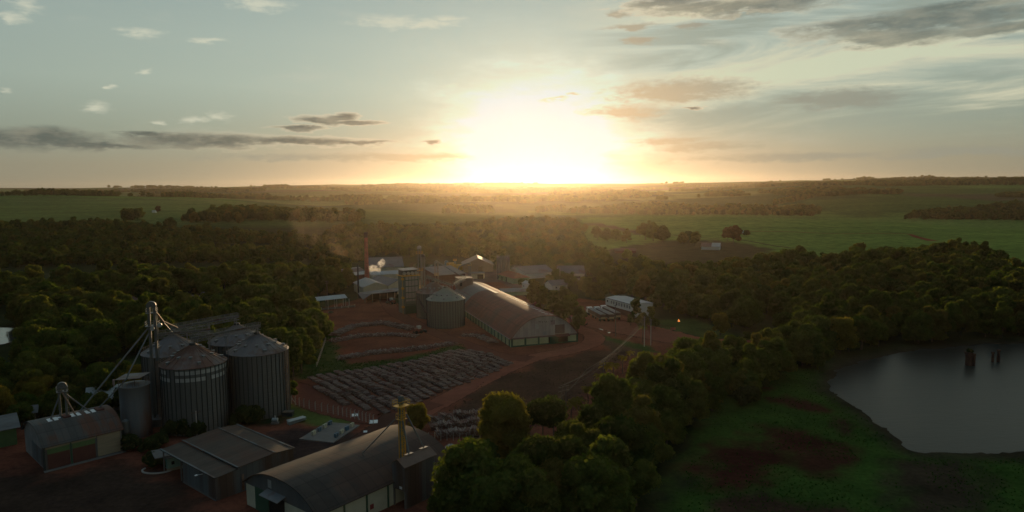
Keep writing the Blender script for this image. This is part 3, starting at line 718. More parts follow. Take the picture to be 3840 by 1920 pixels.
# which of them show largest: a coarse depth-sorted picture of discs
def pick_visible(n):
    W, Hh = 960, 480
    order = []
    for i, (x, y, s, k, j, sz, zone) in enumerate(TREES):
        me, tk, R, H = PROTO[(k, j)]
        z = float(terrain(x, y))
        u, v, f = project((x, y, z + H * s * sz * .62))
        if f <= 0: continue
        order.append((f, i, u / 4, v / 4, R * s * FPX / f / 4, H * s * sz * .36 * FPX / f / 4))
    order.sort()
    buf = np.zeros((Hh, W), bool); cnt = np.zeros(len(TREES))
    for f, i, u, v, a, b in order:
        x0, x1, y0, y1 = int(max(0, u - a)), int(min(W, u + a + 1)), int(max(0, v - b)), int(min(Hh, v + b + 1))
        if x1 <= x0 or y1 <= y0: continue
        yy, xx = np.mgrid[y0:y1, x0:x1]
        m = ((xx - u) / a) ** 2 + ((yy - v) / b) ** 2 < 1
        sub = buf[y0:y1, x0:x1]
        cnt[i] = (m & ~sub).sum(); sub |= m
    o = np.argsort(-cnt)
    return [i for i in o[:n] if cnt[i] > 8]
ZL = {'left': ('leafy tree in the dense wood behind and left of the four tall silos', 'trees of the wood left of the silos'),
      'lower left': ('low leafy tree between the small arched warehouse and the dark wood', 'low trees behind the small arched warehouse'),
      'beyond': ('tree in the hazy wood beyond the factory and below the open fields', 'trees of the wood beyond the factory'),
      'right': ('leafy tree in the wood between the farm fields and the lake shore', 'trees of the wood above the lake'),
      'bank': ('large leafy tree on the long bank between the power line and the lake', 'big trees along the lake bank'),
      'shore': ('low dark bush at the foot of the bank beside the lake meadow', 'bushes at the foot of the bank'),
      'far': ('small distant tree in a belt among the far fields', 'trees of the far belts')}
CHOSEN = set(pick_visible(272))
for i in CHOSEN:
    x, y, s, k, j, sz, zone = TREES[i]
    lb, gr = ZL[zone]
    if k == 'bush': plant(k, j, x, y, s, 'low dark bush at the foot of the bank beside the lake meadow' if zone == 'shore' else 'low round bush at the edge of the wood behind the small arched warehouse', 'bush', gr if zone == 'shore' else 'bushes behind the small arched warehouse', 'bush', sz)
    else: plant(k, j, x, y, s, lb, 'tree', gr, 'tree', sz)

# trees one can tell apart
def lone(px, py, kind, i, s, label, sz=1.0, name='tree', cat='tree', group=None):
    p = ground(px, py); return plant(kind, i, p.x, p.y, s, label, cat, group, name, sz)
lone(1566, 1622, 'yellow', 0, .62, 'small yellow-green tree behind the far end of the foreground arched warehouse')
lone(1893, 1735, 'yellow', 0, 1.3, 'large yellow-lit tree between the last log rows and the power line')  # yellow sunlight on this crown is put into the leaf colour
lone(2038, 1690, 'umbrella', 0, .95, 'spreading dark tree with a flat domed crown beside the yellow-lit tree')
lone(1850, 1790, 'broadleaf', 4, .5, 'dark tree in front of the yellow-lit tree')
lone(1950, 1790, 'broadleaf', 1, .55, 'dark tree below the spreading domed tree', sz=.9)
lone(1700, 1905, 'umbrella', 0, .55, 'round-topped tree with bare trunk right of the grey headhouse', sz=1.1)
lone(1790, 1830, 'tall', 1, .62, 'slim tree with thin crown right of the round-topped tree')
lone(1835, 1800, 'tall', 0, .5, 'thin tree by the puddle behind the round-topped tree')
lone(1650, 1960, 'broadleaf', 4, .55, 'bright leafy crown at the foot of the grey headhouse')
lone(1170, 1960, 'bush', 0, .8, 'small bright bush by the cream wall of the foreground arched warehouse', name='bush', cat='bush')
lone(1830, 1880, 'broadleaf', 0, .6, 'small dense tree between the headhouse and the lake bank')
for k, (x, y, kd, j, s, sz) in enumerate([(2000, 1175, 'tall', 0, 1.0, 1.0), (2035, 1200, 'tall', 1, 1.05, 1.0), (2075, 1215, 'tall', 0, 1.0, .92), (2110, 1232, 'broadleaf', 2, .85, 1.15), (2140, 1248, 'tall', 1, 1.15, .95), (2165, 1252, 'broadleaf', 0, .8, 1.2), (2060, 1180, 'broadleaf', 3, .8, 1.1), (2120, 1215, 'tall', 0, 1.0, 1.0)]):
    lone(x, y, kd, j, s, 'tall leafy tree in the row beside the long brown-roofed warehouse', sz, group='row of tall trees beside the long warehouse')
for x, y, j, s in [(2240, 1700, 3, 1.0), (2140, 1790, 1, 1.05), (2030, 1850, 3, .95), (2300, 1640, 0, 1.0), (2190, 1830, 2, 1.0), (1950, 1880, 1, .9)]:
    lone(x, y, 'broadleaf', j, s, ZL['bank'][0], group=ZL['bank'][1])
for x, y, j, s in [(1860, 1740, 1, .8), (1925, 1745, 4, .85)]:
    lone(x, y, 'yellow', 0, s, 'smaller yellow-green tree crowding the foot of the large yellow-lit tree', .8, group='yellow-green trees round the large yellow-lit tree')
for x, y, j, s in [(2085, 1062, 0, .75), (2110, 1075, 1, .85), (2140, 1085, 2, .8), (2060, 1068, 4, .7)]:
    lone(x, y, 'broadleaf', j, s, 'leafy tree standing in front of the long grey sheds near the office', group='trees before the grey sheds')
for x, y, j, s in [(1970, 1075, 4, .5), (1955, 1072, 1, .4)]:
    lone(x, y, 'broadleaf', j, s, 'small tree at the corner of the red-roofed office', group='small trees at the red-roofed office')
for x, y, j, s in [(2230, 1130, 3, .9), (2205, 1110, 2, .85), (2260, 1115, 0, .9), (2190, 1095, 1, .8), (2320, 1110, 3, .9), (2370, 1118, 0, .9)]:
    lone(x, y, 'broadleaf', j, s, 'leafy tree behind the white office block', group='trees behind the white office block')
for x, y, kd, j, s in [(2385, 1215, 'tall', 0, .72), (2365, 1222, 'broadleaf', 4, .55), (2410, 1232, 'broadleaf', 1, .6), (2440, 1225, 'tall', 1, .6), (2455, 1235, 'broadleaf', 4, .5)]:
    lone(x, y, kd, j, s, 'dark leafy tree in the clump before the near end of the white office block', group='clump before the white office block')
lone(1100, 1440, 'tall', 0, 1.0, 'tall leafy tree at the edge of the wood just right of the silos')
lone(1130, 1400, 'broadleaf', 2, 1.15, 'big rounded tree leaning over the grass strip left of the log yard')
lone(1165, 1345, 'broadleaf', 0, .95, 'rounded tree at the left edge of the log yard')
lone(1095, 1500, 'broadleaf', 4, .6, 'low tree at the foot of the wood beside the right-hand silo')
lone(2800, 1290, 'broadleaf', 4, .5, 'small tree beside the red road where it leaves the yard')
lone(2700, 1262, 'yellow', 0, .8, 'pale spreading tree at the end of the mown lawn')
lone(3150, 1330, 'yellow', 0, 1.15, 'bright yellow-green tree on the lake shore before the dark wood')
lone(3035, 1300, 'broadleaf', 1, .8, 'tree beside the small bridge near the lake')
lone(640, 858, 'broadleaf', 1, 1.3, 'round tree alone on the meadow beyond the left wood')
lone(775, 866, 'broadleaf', 3, .95, 'small low tree alone on the meadow beyond the left wood')
lone(595, 800, 'red', 0, 1.0, 'single tree beside the tiny white shed on the far left field')
lone(2750, 920, 'red', 0, 1.6, 'tall reddish tree beside the white-roofed farmhouse')
lone(2728, 905, 'red', 0, 1.2, 'smaller reddish tree just behind the farmhouse')
for x, y, j, s in [(2240, 900, 0, 1.3), (2275, 905, 1, 1.3), (2310, 905, 3, 1.2), (2350, 912, 2, 1.2), (2420, 900, 0, 1.55), (2450, 905, 3, 1.7), (2485, 908, 1, 1.6), (2440, 885, 2, 1.4), (2400, 888, 4, 1.4)]:
    lone(x, y, 'broadleaf', j, s, 'dark tree in the clump below the far green field left of the farmhouse', group='clump left of the farm')
for x, y, j, s in [(2560, 915, 1, 1.1), (2605, 922, 0, 1.2), (2580, 905, 3, 1.0)]:
    lone(x, y, 'broadleaf', j, s, 'rounded tree just left of the white-roofed farmhouse', group='trees left of the farmhouse')
lone(2352, 975, 'broadleaf', 1, .8, 'single small tree on the dry pasture below the farm')
lone(2798, 884, 'bush', 0, 1.6, 'dark round bush beside the red field track', name='bush', cat='bush')
for x, y, s, lb in [(640, 1640, 1.0, 'dark bush between the tower foot and the front silo'), (700, 1632, 1.15, 'dark bush at the foot of the front silo'), (735, 1645, .9, 'small dark bush below the front silo'), (905, 1600, 1.2, 'dark bush between the front and the right-hand silo'), (945, 1590, 1.1, 'dark bush at the foot of the right-hand silo'),
                   (575, 1755, .8, 'dark clipped bush in the round kerbed bed'), (610, 1760, .7, 'small dark bush beside the clipped bush in the kerbed bed'), (560, 1700, .9, 'dark bush beside the planted bed and the grey tank'), (495, 1690, .9, 'dark bush at the corner of the small arched warehouse'), (480, 1675, .7, 'small bush against the board wall of the small arched warehouse'), (600, 1680, .8, 'dark bush by the guard hut')]:
    lone(x, y, 'bush', 0, s, lb, name='bush', cat='bush')

# the rest of the woods as one mass
def forest_mass():
    rest = [t for i, t in enumerate(TREES) if i not in CHOSEN]
    V = np.array([(x, y, float(terrain(x, y))) for x, y, *_ in rest], np.float32)
    me = bpy.data.meshes.new('forest'); me.vertices.add(len(V)); me.vertices.foreach_set('co', V.ravel())
    D = np.hypot(V[:, 0], V[:, 1])
    def attr(n, ty, vals): a = me.attributes.new(n, ty, 'POINT'); a.data.foreach_set('vector' if ty == 'FLOAT_VECTOR' else 'value', np.asarray(vals).ravel())
    attr('size', 'FLOAT_VECTOR', np.array([(s, s, s * sz) for _, _, s, _, _, sz, _ in rest], np.float32))
    attr('turn', 'FLOAT_VECTOR', np.array([(0, 0, rng.uniform(0, 6.28)) for _ in rest], np.float32))
    o = bpy.data.objects.new('forest', me); COL.objects.link(o)
    tag(o, 'the dense woods and hedgerows that run on between the fields and hills', 'forest', None, 'stuff')
    kinds = ['broadleaf'] * 5 + ['tall']
    lod = []   # lighter crowns for the mass, with their trunks in the same mesh
    for k in range(5):
        R, z0, z1, lb, cd, cs, mt = KINDS_T['broadleaf'][k]
        V_, F_ = crown_arrays(900 + k, R, -3.0, z1, 18, 1900, .38)
        T = trunk_mb(k, 5, .3, limbs=0); nb = len(V_)
        quads = [f for f in T.f if len(f) == 4]
        V_ = np.vstack([V_, np.array(T.v)]); F_ = np.vstack([F_, np.array(quads) + nb])
        ml = mesh_np('crown', V_, F_); ml.materials.append(LEAF); lod.append(ml)
    attr('kind_index', 'INT', np.array([rng.randrange(5) for _ in rest], np.int32))
    # five real trees of the mass carry the shapes
    ng = bpy.data.node_groups.new('forest_mass', 'GeometryNodeTree')
    ng.interface.new_socket('Geometry', in_out='INPUT', socket_type='NodeSocketGeometry'); ng.interface.new_socket('Geometry', in_out='OUTPUT', socket_type='NodeSocketGeometry')
    N = ng.nodes; L = ng.links
    gi = N.new('NodeGroupInput'); go = N.new('NodeGroupOutput'); ip = N.new('GeometryNodeInstanceOnPoints'); jn = N.new('GeometryNodeJoinGeometry')
    spots = [(2000, 745), (1150, 742), (2300, 735), (1700, 748), (2620, 742)]
    for k, ml in enumerate(lod):
        p = ground(*spots[k])
        so = bpy.data.objects.new('tree', ml); COL.objects.link(so); so.location = p; so.scale = (1.6,) * 3
        tag(so, 'small distant tree on the hazy fields below the sun', 'tree', 'lone trees on the hazy far fields')
        oi = N.new('GeometryNodeObjectInfo'); oi.inputs['Object'].default_value = so; oi.inputs['As Instance'].default_value = False; oi.transform_space = 'ORIGINAL'
        g2 = N.new('GeometryNodeGeometryToInstance'); L.new(oi.outputs['Geometry'], g2.inputs[0]); L.new(g2.outputs[0], jn.inputs[0])
    def at(n, ty):
        a = N.new('GeometryNodeInputNamedAttribute'); a.data_type = ty; a.inputs[0].default_value = n; return a.outputs[0]
    L.new(gi.outputs[0], ip.inputs['Points']); L.new(jn.outputs[0], ip.inputs['Instance']); ip.inputs['Pick Instance'].default_value = True
    L.new(at('kind_index', 'INT'), ip.inputs['Instance Index']); L.new(at('turn', 'FLOAT_VECTOR'), ip.inputs['Rotation']); L.new(at('size', 'FLOAT_VECTOR'), ip.inputs['Scale'])
    L.new(ip.outputs[0], go.inputs[0])
    md = o.modifiers.new('forest_mass', 'NODES'); md.node_group = ng
    print('TREES', len(TREES), 'chosen', len(CHOSEN), 'mass', len(rest))
forest_mass()

# palms along the power line
def palm_proto():
    t = thing('palm_tree', 'palm', 'palm tree')
    m = MB(); 
    pts = [(0, 0, -.3), (.12, 0, 2.5), (.15, .1, 5), (.1, .1, 7.2)]
    for a, b, r in zip(pts, pts[1:], (.2, .17, .15)): m.tube(a, b, r, 8, r - .02)
    m.build('trunk', BARK, t)
    f = MB(); r = random.Random(5)
    for k in range(22):
        a = k * 2.4 + r.uniform(-.2, .2); up = r.uniform(-.15, 1.0); L = r.uniform(2.2, 2.9)
        p = Vector((.1, .1, 7.2)); dirv = Vector((math.cos(a), math.sin(a), up)).normalized()
        prev = None
        for j in range(7):
            wv = Vector((-math.sin(a), math.cos(a), 0)) * (.42 * math.sin(math.pi * (j + .6) / 7.2))
            cur = (p + wv - Vector((0, 0, .16)), p + Vector((0, 0, .02)), p - wv - Vector((0, 0, .16)))
            if prev: f.add([*prev, *cur], [(0, 1, 4, 3), (1, 2, 5, 4)])
            prev = cur; p = p + dirv * (L / 6); dirv = (dirv + Vector((0, 0, -.24))).normalized()
    f.build('fronds', LEAFY, t)
    return t
pp = palm_proto()
spots = [(2140, 1622, .95, 'palm beside the tall double pole at the near end of the power line'), (2172, 1600, .9, 'second palm along the power line from its near end'), (2250, 1490, .85, 'palm half-way along the power line with drooping fronds'), (2272, 1470, 1.05, 'tall full palm half-way along the power line'), (2300, 1452, .9, 'palm right of the tall full palm on the power line'),
         (2335, 1402, .75, 'small palm towards the far end of the power line'), (2362, 1380, .7, 'smallest palm near the bend of the power line'), (2408, 1290, .85, 'palm by the red road at the far end of the power line'), (2205, 1540, .8, 'palm leaning beside the log yard slope on the power line')]
for i, (x, y, s, lb) in enumerate(spots):
    o = pp if i == 0 else copy_tree(pp)
    p = ground(x, y); o.location = p; o.scale = (s,) * 3; o.rotation_euler.z = i * 1.7; o['label'] = lb; o['group'] = 'palms along the power line'
# ------------------------------------------------------------------ materials of the works
GALV = M('weathered_galvanised_steel', (.145, .155, .142), .55, .35, var=.25, scale=.7, stretch=(1, 1, .12), rust=.06)
GALVR = M('rusty_galvanised_roof', (.19, .175, .165), .6, .3, var=.3, scale=.5, rust=.3, rustcol=(.13, .075, .05))
GALVL = M('pale_galvanised_roof', (.22, .22, .21), .55, .3, var=.2, scale=.6, rust=.05)
GREENSILO = M('grey_green_silo_steel', (.15, .185, .155), .55, .25, var=.2, scale=.6, stretch=(1, 1, .12))
DARKST = M('dark_steel', (.06, .065, .06), .6, .4, var=.2)
STEEL = M('grey_steel_sections', (.21, .215, .21), .5, .45, var=.2)
PALEST = M('pale_metal_panels', (.40, .42, .39), .5, .3, var=.2)
RUSTY = M('rusty_pipe_steel', (.30, .21, .15), .6, .3, var=.4, rust=.2)
YELLOW = M('yellow_painted_steel', (.55, .31, .03), .6, .0, var=.25)
SHEET = M('grey_corrugated_walls', (.14, .155, .15), .6, .2, var=.35, scale=.5, stretch=(1, 1, .08), rust=.25, rustcol=(.10, .055, .034), seam=(0, 0, 1.4))
ROOFB = M('brown_weathered_roof', (.09, .066, .048), .8, .05, var=.45, scale=.35, rust=.3, rustcol=(.10, .05, .032), seam=(0, 1.6))
ROOFG = M('grey_weathered_roof', (.16, .15, .145), .75, .1, var=.3, scale=.3, rust=.08)
ROOFD = M('dark_arched_roof', (.062, .052, .043), .8, .1, var=.55, scale=.3, rust=.35, rustcol=(.09, .05, .034), seam=(2.2, 3.1))
ROOFR = M('red_brown_roof', (.18, .06, .038), .8, 0, var=.45, scale=.3, rust=.25, rustcol=(.09, .05, .038), seam=(2.4, 3.4))
ROOFW = M('pale_metal_roof', (.38, .40, .38), .7, .0, var=.15, scale=.4)
TILE = M('dark_grey_tiles', (.16, .16, .15), .85, 0, var=.45, scale=1.2, stretch=(.4, 3, 1))
REDTILE = M('red_clay_tiles', (.24, .085, .05), .85, 0, var=.35, scale=1.2)
CREAM = M('cream_wall_paint', (.55, .52, .36), .85, 0, var=.25, scale=.5)
WHITEP = M('white_wall_paint', (.66, .67, .60), .8, 0, var=.15, scale=.5)
PGREEN = M('pale_green_paint', (.36, .44, .25), .85, 0, var=.22, scale=.5)
GREENP = M('dark_green_paint', (.04, .10, .055), .7, 0, var=.25)
MGREEN = M('mid_green_paint', (.10, .16, .06), .8, 0, var=.3, scale=.8)
REDB = M('dark_red_brown', (.11, .045, .033), .9, 0, var=.35, scale=.8)
BRICK = M('chimney_brick', (.55, .17, .11), .9, 0, var=.35, scale=1.0)
SOOT = M('soot_black', (.03, .025, .022), .9, 0, var=.3)
CONCM = M('concrete', (.17, .155, .135), .9, 0, var=.35, scale=.6)
BOARD = M('weathered_boards', (.30, .245, .16), .9, 0, var=.4, scale=1.0, stretch=(.3, .3, 5))
DARK = M('dark_opening', (.02, .018, .015), .95, 0, var=.2)
GLASS = M('dark_window_glass', (.02, .022, .022), .12, 0, var=.1, spec=.6)
WOOD = M('grey_weathered_logs', (.26, .20, .165), .9, 0, var=.5, scale=.9)
WOODR = M('reddish_logs', (.17, .088, .066), .9, 0, var=.5, scale=.9)
BLUEP = M('blue_grey_paint', (.10, .17, .21), .6, 0, var=.2)
GREYGABLE = M('patched_grey_gable', (.42, .40, .355), .7, .1, var=.4, scale=.35, stretch=(1, 1, .6), seam=(0, 1.5), rust=.25, rustcol=(.17, .10, .075))
POLE = M('pole_wood', (.13, .10, .08), .9, 0, var=.3)
WHITEM = M('white_enamel', (.75, .75, .72), .4, 0, var=.05)
CONCP = M('concrete_posts', (.42, .38, .33), .9, 0, var=.2)

# ------------------------------------------------------------------ the four tall silos
def silo(label, cx, cy, R, ze, za, wallm, roofm, group, nrib=40, vents=10, ladder=None, bands=False, name='grain_silo'):
    t = thing(name, label, 'grain silo', (cx, cy, 0), 0, group)
    m = MB(); prof = []
    k = int(ze / 1.1)
    for i in range(k + 1):
        z = ze * i / k; prof.append((R, z + .001))
        if i < k: prof += [(R + .05, z + ze / k * .12), (R + .05, z + ze / k * .88)]
    m.lathe(0, 0, prof, 64); m.build('wall', wallm, t, smooth=False)
    s = MB()
    for i in range(nrib):
        a = 2 * math.pi * i / nrib; c, n = math.cos(a), math.sin(a)
        s.bar((c * (R + .12), n * (R + .12), 0), (c * (R + .12), n * (R + .12), ze - .1), .17)
    s.build('stiffener_ring', DARKST, t)
    r = MB(); r.lathe(0, 0, [(R + .3, ze - .12), (R + .34, ze), (.75, za - .15)], 48)
    for i in range(24):
        a = 2 * math.pi * i / 24; c, n = math.cos(a), math.sin(a)
        r.bar((c * (R + .3), n * (R + .3), ze + .05), (c * .8, n * .8, za - .1), .09)
    rf = r.build('roof', roofm, t)
    h = MB(); h.lathe(0, 0, [(.8, za - .25), (.8, za + .35), (.55, za + .5)], 16, True, True); h.build('cap', DARKST, rf)
    for i in range(vents):
        for ring, f in ((0, .62), (1, .86)):
            if ring == 1 and i % 2: continue
            a = 2 * math.pi * (i + .5 * ring) / vents; rr = R * f
            z = ze + (za - ze) * (1 - f)
            v = MB(); v.box(-.35, .35, -.3, .3, -.15, .42); v.slab([(-.45, -.4, .56), (.45, -.4, .5), (.45, .4, .5), (-.45, .4, .56)], .1)
            o = v.build('roof_vent', GALVL, rf); o.location = (rr * math.cos(a), rr * math.sin(a), z + .1); o.rotation_euler = (0, 0, a)
    e = MB()
    for i in range(48):
        a, b = 2 * math.pi * i / 48, 2 * math.pi * (i + 1) / 48
        p, q = (R * .985 * math.cos(a), R * .985 * math.sin(a)), (R * .985 * math.cos(b), R * .985 * math.sin(b))
        if ladder is not None and abs((a - ladder + math.pi) % (2 * math.pi) - math.pi) > .55: continue
        if ladder is None: continue
        e.bar((*p, ze), (*p, ze + 1.15), .06); e.bar((*p, ze + 1.15), (*q, ze + 1.15), .06); e.bar((*p, ze + .6), (*q, ze + .6), .05)
    if e.v: e.build('eave_railing', RUSTY, t)
    if ladder is not None:
        c, n = math.cos(ladder), math.sin(ladder); l = MB(); tx, ty = -n, c
        for sgn in (-.3, .3): l.bar((c * (R + .3) + tx * sgn, n * (R + .3) + ty * sgn, .3), (c * (R + .3) + tx * sgn, n * (R + .3) + ty * sgn, ze + 1), .07)
        z = .6
        while z < ze: l.bar((c * (R + .3) - tx * .3, n * (R + .3) - ty * .3, z), (c * (R + .3) + tx * .3, n * (R + .3) + ty * .3, z), .05); z += .5
        z = 3
        while z < ze + 1:
            pts = [(c * (R + .3 + .65 * math.sin(q)) - tx * .4 * math.cos(q), n * (R + .3 + .65 * math.sin(q)) - ty * .4 * math.cos(q), z) for q in np.linspace(0, math.pi, 7)]
            l.path(pts, .03, 4); z += 1.2
        for q in (.6, 1.57, 2.5): l.bar((c * (R + .3 + .65 * math.sin(q)) - tx * .4 * math.cos(q), n * (R + .3 + .65 * math.sin(q)) - ty * .4 * math.cos(q), 3), (c * (R + .3 + .65 * math.sin(q)) - tx * .4 * math.cos(q), n * (R + .3 + .65 * math.sin(q)) - ty * .4 * math.cos(q), ze + 1), .05)
        l.build('ladder', RUSTY, t)
    if bands:
        for row, z0 in enumerate((ze - 1.55, ze - 3.3)):
            for i in range(nrib):
                if row == 0 and i in (27, 28, 24): continue
                if row == 1 and i % 7 == 0: continue
                a0, a1 = 2 * math.pi * (i + .1) / nrib, 2 * math.pi * (i + .9) / nrib
                q = R + .08; b = MB()
                if math.sin((a0 + a1) / 2) > .3: continue
                b.add([(q * math.cos(a0), q * math.sin(a0), z0), (q * math.cos(a1), q * math.sin(a1), z0), (q * math.cos(a1), q * math.sin(a1), z0 + .95), (q * math.cos(a0), q * math.sin(a0), z0 + .95)], [(0, 1, 2, 3)])
                b.build('pale_panel', M('pale_patch_sheets', (.42, .44, .41), .5, .3, var=.3, scale=.8), t)
    return t
G4 = 'tall silos of the near works'
Rs = 7.7
base = at_z(728, 1636); cF = Vector((at_y(728, 1400, base.y + Rs).x, base.y + Rs))
zeF = at_y(728, 1385, cF.y - Rs).z; zaF = at_y(727, 1292, cF.y).z
uR = Vector((12.2, 11.4)); cR = cF + uR; cB = cF + Vector((-11.0, 12.2)); cK = cF + Vector((1.8, 24.0))
print('SILO', cF, zeF, zaF, [project((c.x, c.y, zaF)) for c in (cF, cR, cB, cK)])
silo('front silo of the four, rust-streaked cone and two rows of pale panels under its eave', cF.x, cF.y, Rs, zeF, zaF, GALV, M('rust_streaked_silo_roof', (.20, .165, .145), .6, .2, var=.3, scale=.35, rust=.42), G4, bands=True, ladder=math.radians(200))
silo('right-hand silo of the four, with a caged ladder down its right edge', cR.x, cR.y, Rs, zeF + .3, zaF + .3, GALV, GALVR, G4, ladder=math.radians(-12))
silo('left rear silo of the four, behind the tall elevator tower', cB.x, cB.y, Rs, zeF, zaF + .1, GALV, GALVR, G4, ladder=math.radians(160))
silo('rearmost silo of the four, only its roof showing between the others', cK.x, cK.y, Rs, zeF + .2, zaF + .4, GALV, GALVR, G4, ladder=None)

def gantry(label, p0, p1, legs=(), w=1.3, name='conveyor_gantry', railm=None, group=None, rail=True):
    p0, p1 = Vector(p0), Vector(p1); d = p1 - p0; L = math.hypot(d.x, d.y); rz = math.atan2(d.y, d.x)
    t = thing(name, label, 'gantry', (p0.x, p0.y, p0.z), rz, group); s = d.z / L
    railm = railm or STEEL
    k = MB()
    for y in (-w / 2, w / 2):
        k.bar((0, y, 0), (L, y, L * s), .11, .14); k.bar((0, y, -.7), (L, y, L * s - .7), .1)
        n = max(2, int(L / 1.6))
        for i in range(n):
            a, b = L * i / n, L * (i + 1) / n
            k.bar((a, y, a * s - .7 * (i % 2)), (b, y, b * s - .7 * ((i + 1) % 2)), .07)
    k.build('truss', STEEL, t)
    m = MB(); m.slab([(0, -w / 2, .12), (L, -w / 2, L * s + .12), (L, w / 2, L * s + .12), (0, w / 2, .12)], .05); m.build('deck', DARKST, t)
    c = MB(); c.bar((0, 0, .36), (L, 0, L * s + .36), .45, .38); c.build('conveyor', GALV, t)
    if rail:
        for y in (-w / 2, w / 2):
            h = MB(); n = max(2, int(L / 1.7))
            for i in range(n + 1): a = L * i / n; h.bar((a, y, a * s + .1), (a, y, a * s + 1.2), .06)
            for z in (.65, 1.2): h.bar((0, y, z), (L, y, L * s + z), .06)
            h.build('handrail', railm, t)
    for f, drop in legs:
        g = MB(); a = L * f
        for y in (-w / 2, w / 2): g.bar((a, y, a * s), (a, y * 1.4, a * s - drop), .14)
        g.bar((a, -w / 2, a * s - drop * .5), (a, w / 2, a * s - drop * .9), .08)
        g.build('support_leg', STEEL, t)
    return t
tb = at_z(594, 1592)                           # foot of the tall tower
def up(c, px, py): return at_y(px, py, c.y)
pF = Vector((cF.x - .6, cF.y + .3, zaF + 1.2)); pR = Vector((cR.x + .6, cR.y + .6, zaF + 2.1)); pB = Vector((cB.x - .5, cB.y, zaF + 1.5)); pK = Vector((cK.x + .5, cK.y, zaF + 2.6))
gantry('railed conveyor gantry from the front silo to the right-hand silo top', pF, pR, [(.08, 1.2), (.95, 1.8), (.5, 9)])
gantry('railed conveyor gantry from the left rear silo to the rearmost silo top', pB, pK, [(.04, 1.3), (.95, 2.2), (.55, 10)])
gantry('short railed catwalk from the elevator tower across between the silo tops', (tb.x + .6, tb.y + 1.2, zaF + 1.9), (cF.x + .8, cF.y + 8.5, zaF + 1.9), [(.55, 2), (.97, 10)])

def leg_tower(label, x, y, H, w=.55, gap=1.0, mat=None, headm=None, plat=(), lattice=None, rz=0.0, name='bucket_elevator', group=None, z0=0.0, platm=None):
    """bucket elevator: two ducts, a rounded head, work platforms with rails"""
    mat = mat or GALV; headm = headm or mat; platm = platm or STEEL
    t = thing(name, label, 'grain elevator', (x, y, z0), rz, group)
    for sx in (-1, 1):
        m = MB(); m.box(sx * gap / 2 - w / 2, sx * gap / 2 + w / 2, -w / 2, w / 2, 0, H - 1.4)
        z = 2.0
        while z < H - 2: m.box(sx * gap / 2 - w / 2 - .05, sx * gap / 2 + w / 2 + .05, -w / 2 - .05, w / 2 + .05, z, z + .1); z += 2.4
        m.build('duct', mat, t)
    h = MB(); n = 9; prof = [(-w * .75, 0)] * 0
    W = gap / 2 + w * .75
    P = [(-W, H - 1.5)] + [(-W * math.cos(a), H - .95 + .95 * math.sin(a)) for a in np.linspace(0, math.pi, n)] + [(W, H - 1.5)]
    nn = len(P)
    h.add([(a, -w * .8, z) for a, z in P] + [(a, w * .8, z) for a, z in P], [(i, (i + 1) % nn, nn + (i + 1) % nn, nn + i) for i in range(nn)] + [tuple(range(nn - 1, -1, -1)), tuple(range(nn, 2 * nn))])
    h.tube((0, -w * 1.3, H - 1.0), (0, -w * .8, H - 1.0), .42, 14)
    h.build('head', headm, t)
    for z, s in plat:
        p = MB(); p.box(-s, s, -s * .8, s * .8, z, z + .1)
        for q in (.6, 1.15):
            for a, b in (((-s, -s * .8), (s, -s * .8)), ((s, -s * .8), (s, s * .8)), ((s, s * .8), (-s, s * .8)), ((-s, s * .8), (-s, -s * .8))): p.bar((*a, z + q), (*b, z + q), .07)
        for sx in (-s, 0, s):
            for sy in (-s * .8, s * .8): p.bar((sx, sy, z), (sx, sy, z + 1.15), .07)
        p.build('work_platform', platm, t)
    if lattice:
        for sx in (-1, 1):
            for sy in (-1, 1):
                pass
        l = MB(); s = lattice[0]; Z = lattice[1]
        for sx in (-s, s):
            for sy in (-s, s): l.bar((sx, sy, 0), (sx, sy, Z), .13)
        z = 0; k = 0; st = s * 2
        while z < Z - .1:
            b = min(z + st, Z); f = 1 if k % 2 else -1
            for sy in (-s, s): l.bar((-s * f, sy, z), (s * f, sy, b), .07); l.bar((-s, sy, b), (s, sy, b), .07)
            for sx in (-s, s): l.bar((sx, -s * f, z), (sx, s * f, b), .07); l.bar((sx, -s, b), (sx, s, b), .07)
            z = b; k += 1
        l.build('lattice_frame', lattice[2], t)
    else:
        l = MB()
        for q in (-.22, .22): l.bar((gap / 2 + w / 2 + .25, q, 0), (gap / 2 + w / 2 + .25, q, H - 1), .06)
        z = .4
        while z < H - 1: l.bar((gap / 2 + w / 2 + .25, -.22, z), (gap / 2 + w / 2 + .25, .22, z), .05); z += .5
        l.build('ladder', STEEL, t)
    return t
def spout(root, name, pts, r, mat, M_=None):
    inv = (Matrix.Translation(root.location) @ Matrix.Rotation(root.rotation_euler.z, 4, 'Z')).inverted()
    m = MB(); m.path([inv @ Vector(p) for p in pts], r, 8); return m.build(name, mat, root)
Ht = at_y(567, 1130, tb.y).z
zp = at_y(570, 1222, tb.y).z
tw = leg_tower('tallest steel elevator tower, beside the four silos on a concrete pit', tb.x, tb.y, Ht, .62, 1.3, GALV, GALV, plat=[(zp, 1.5), (Ht - 3.0, 1.2)], rz=.3)
m = MB(); m.box(-2.1, 2.1, -2, 2, -.2, 1.7); m.box(-2.4, 2.4, -2.3, 2.3, 1.7, 1.95); m.build('concrete_pit', CONCM, tw)
for (a, b) in ((.15, zp - .5), (1.9, zp + .3)):
    m = MB(); m.tube((a, -1.5, b), (a, -.9, b), .52, 18); m.tube((a, -.9, b), (a, -.3, b), .3, 10); m.build('drive_motor', PALEST, tw)
spout(tw, 'spout', [at_y(581, 1165, tb.y), at_y(612, 1205, tb.y + 4), (cB.x + 2.0, cB.y - 1.2, zaF + 2.2)], .2, RUSTY)
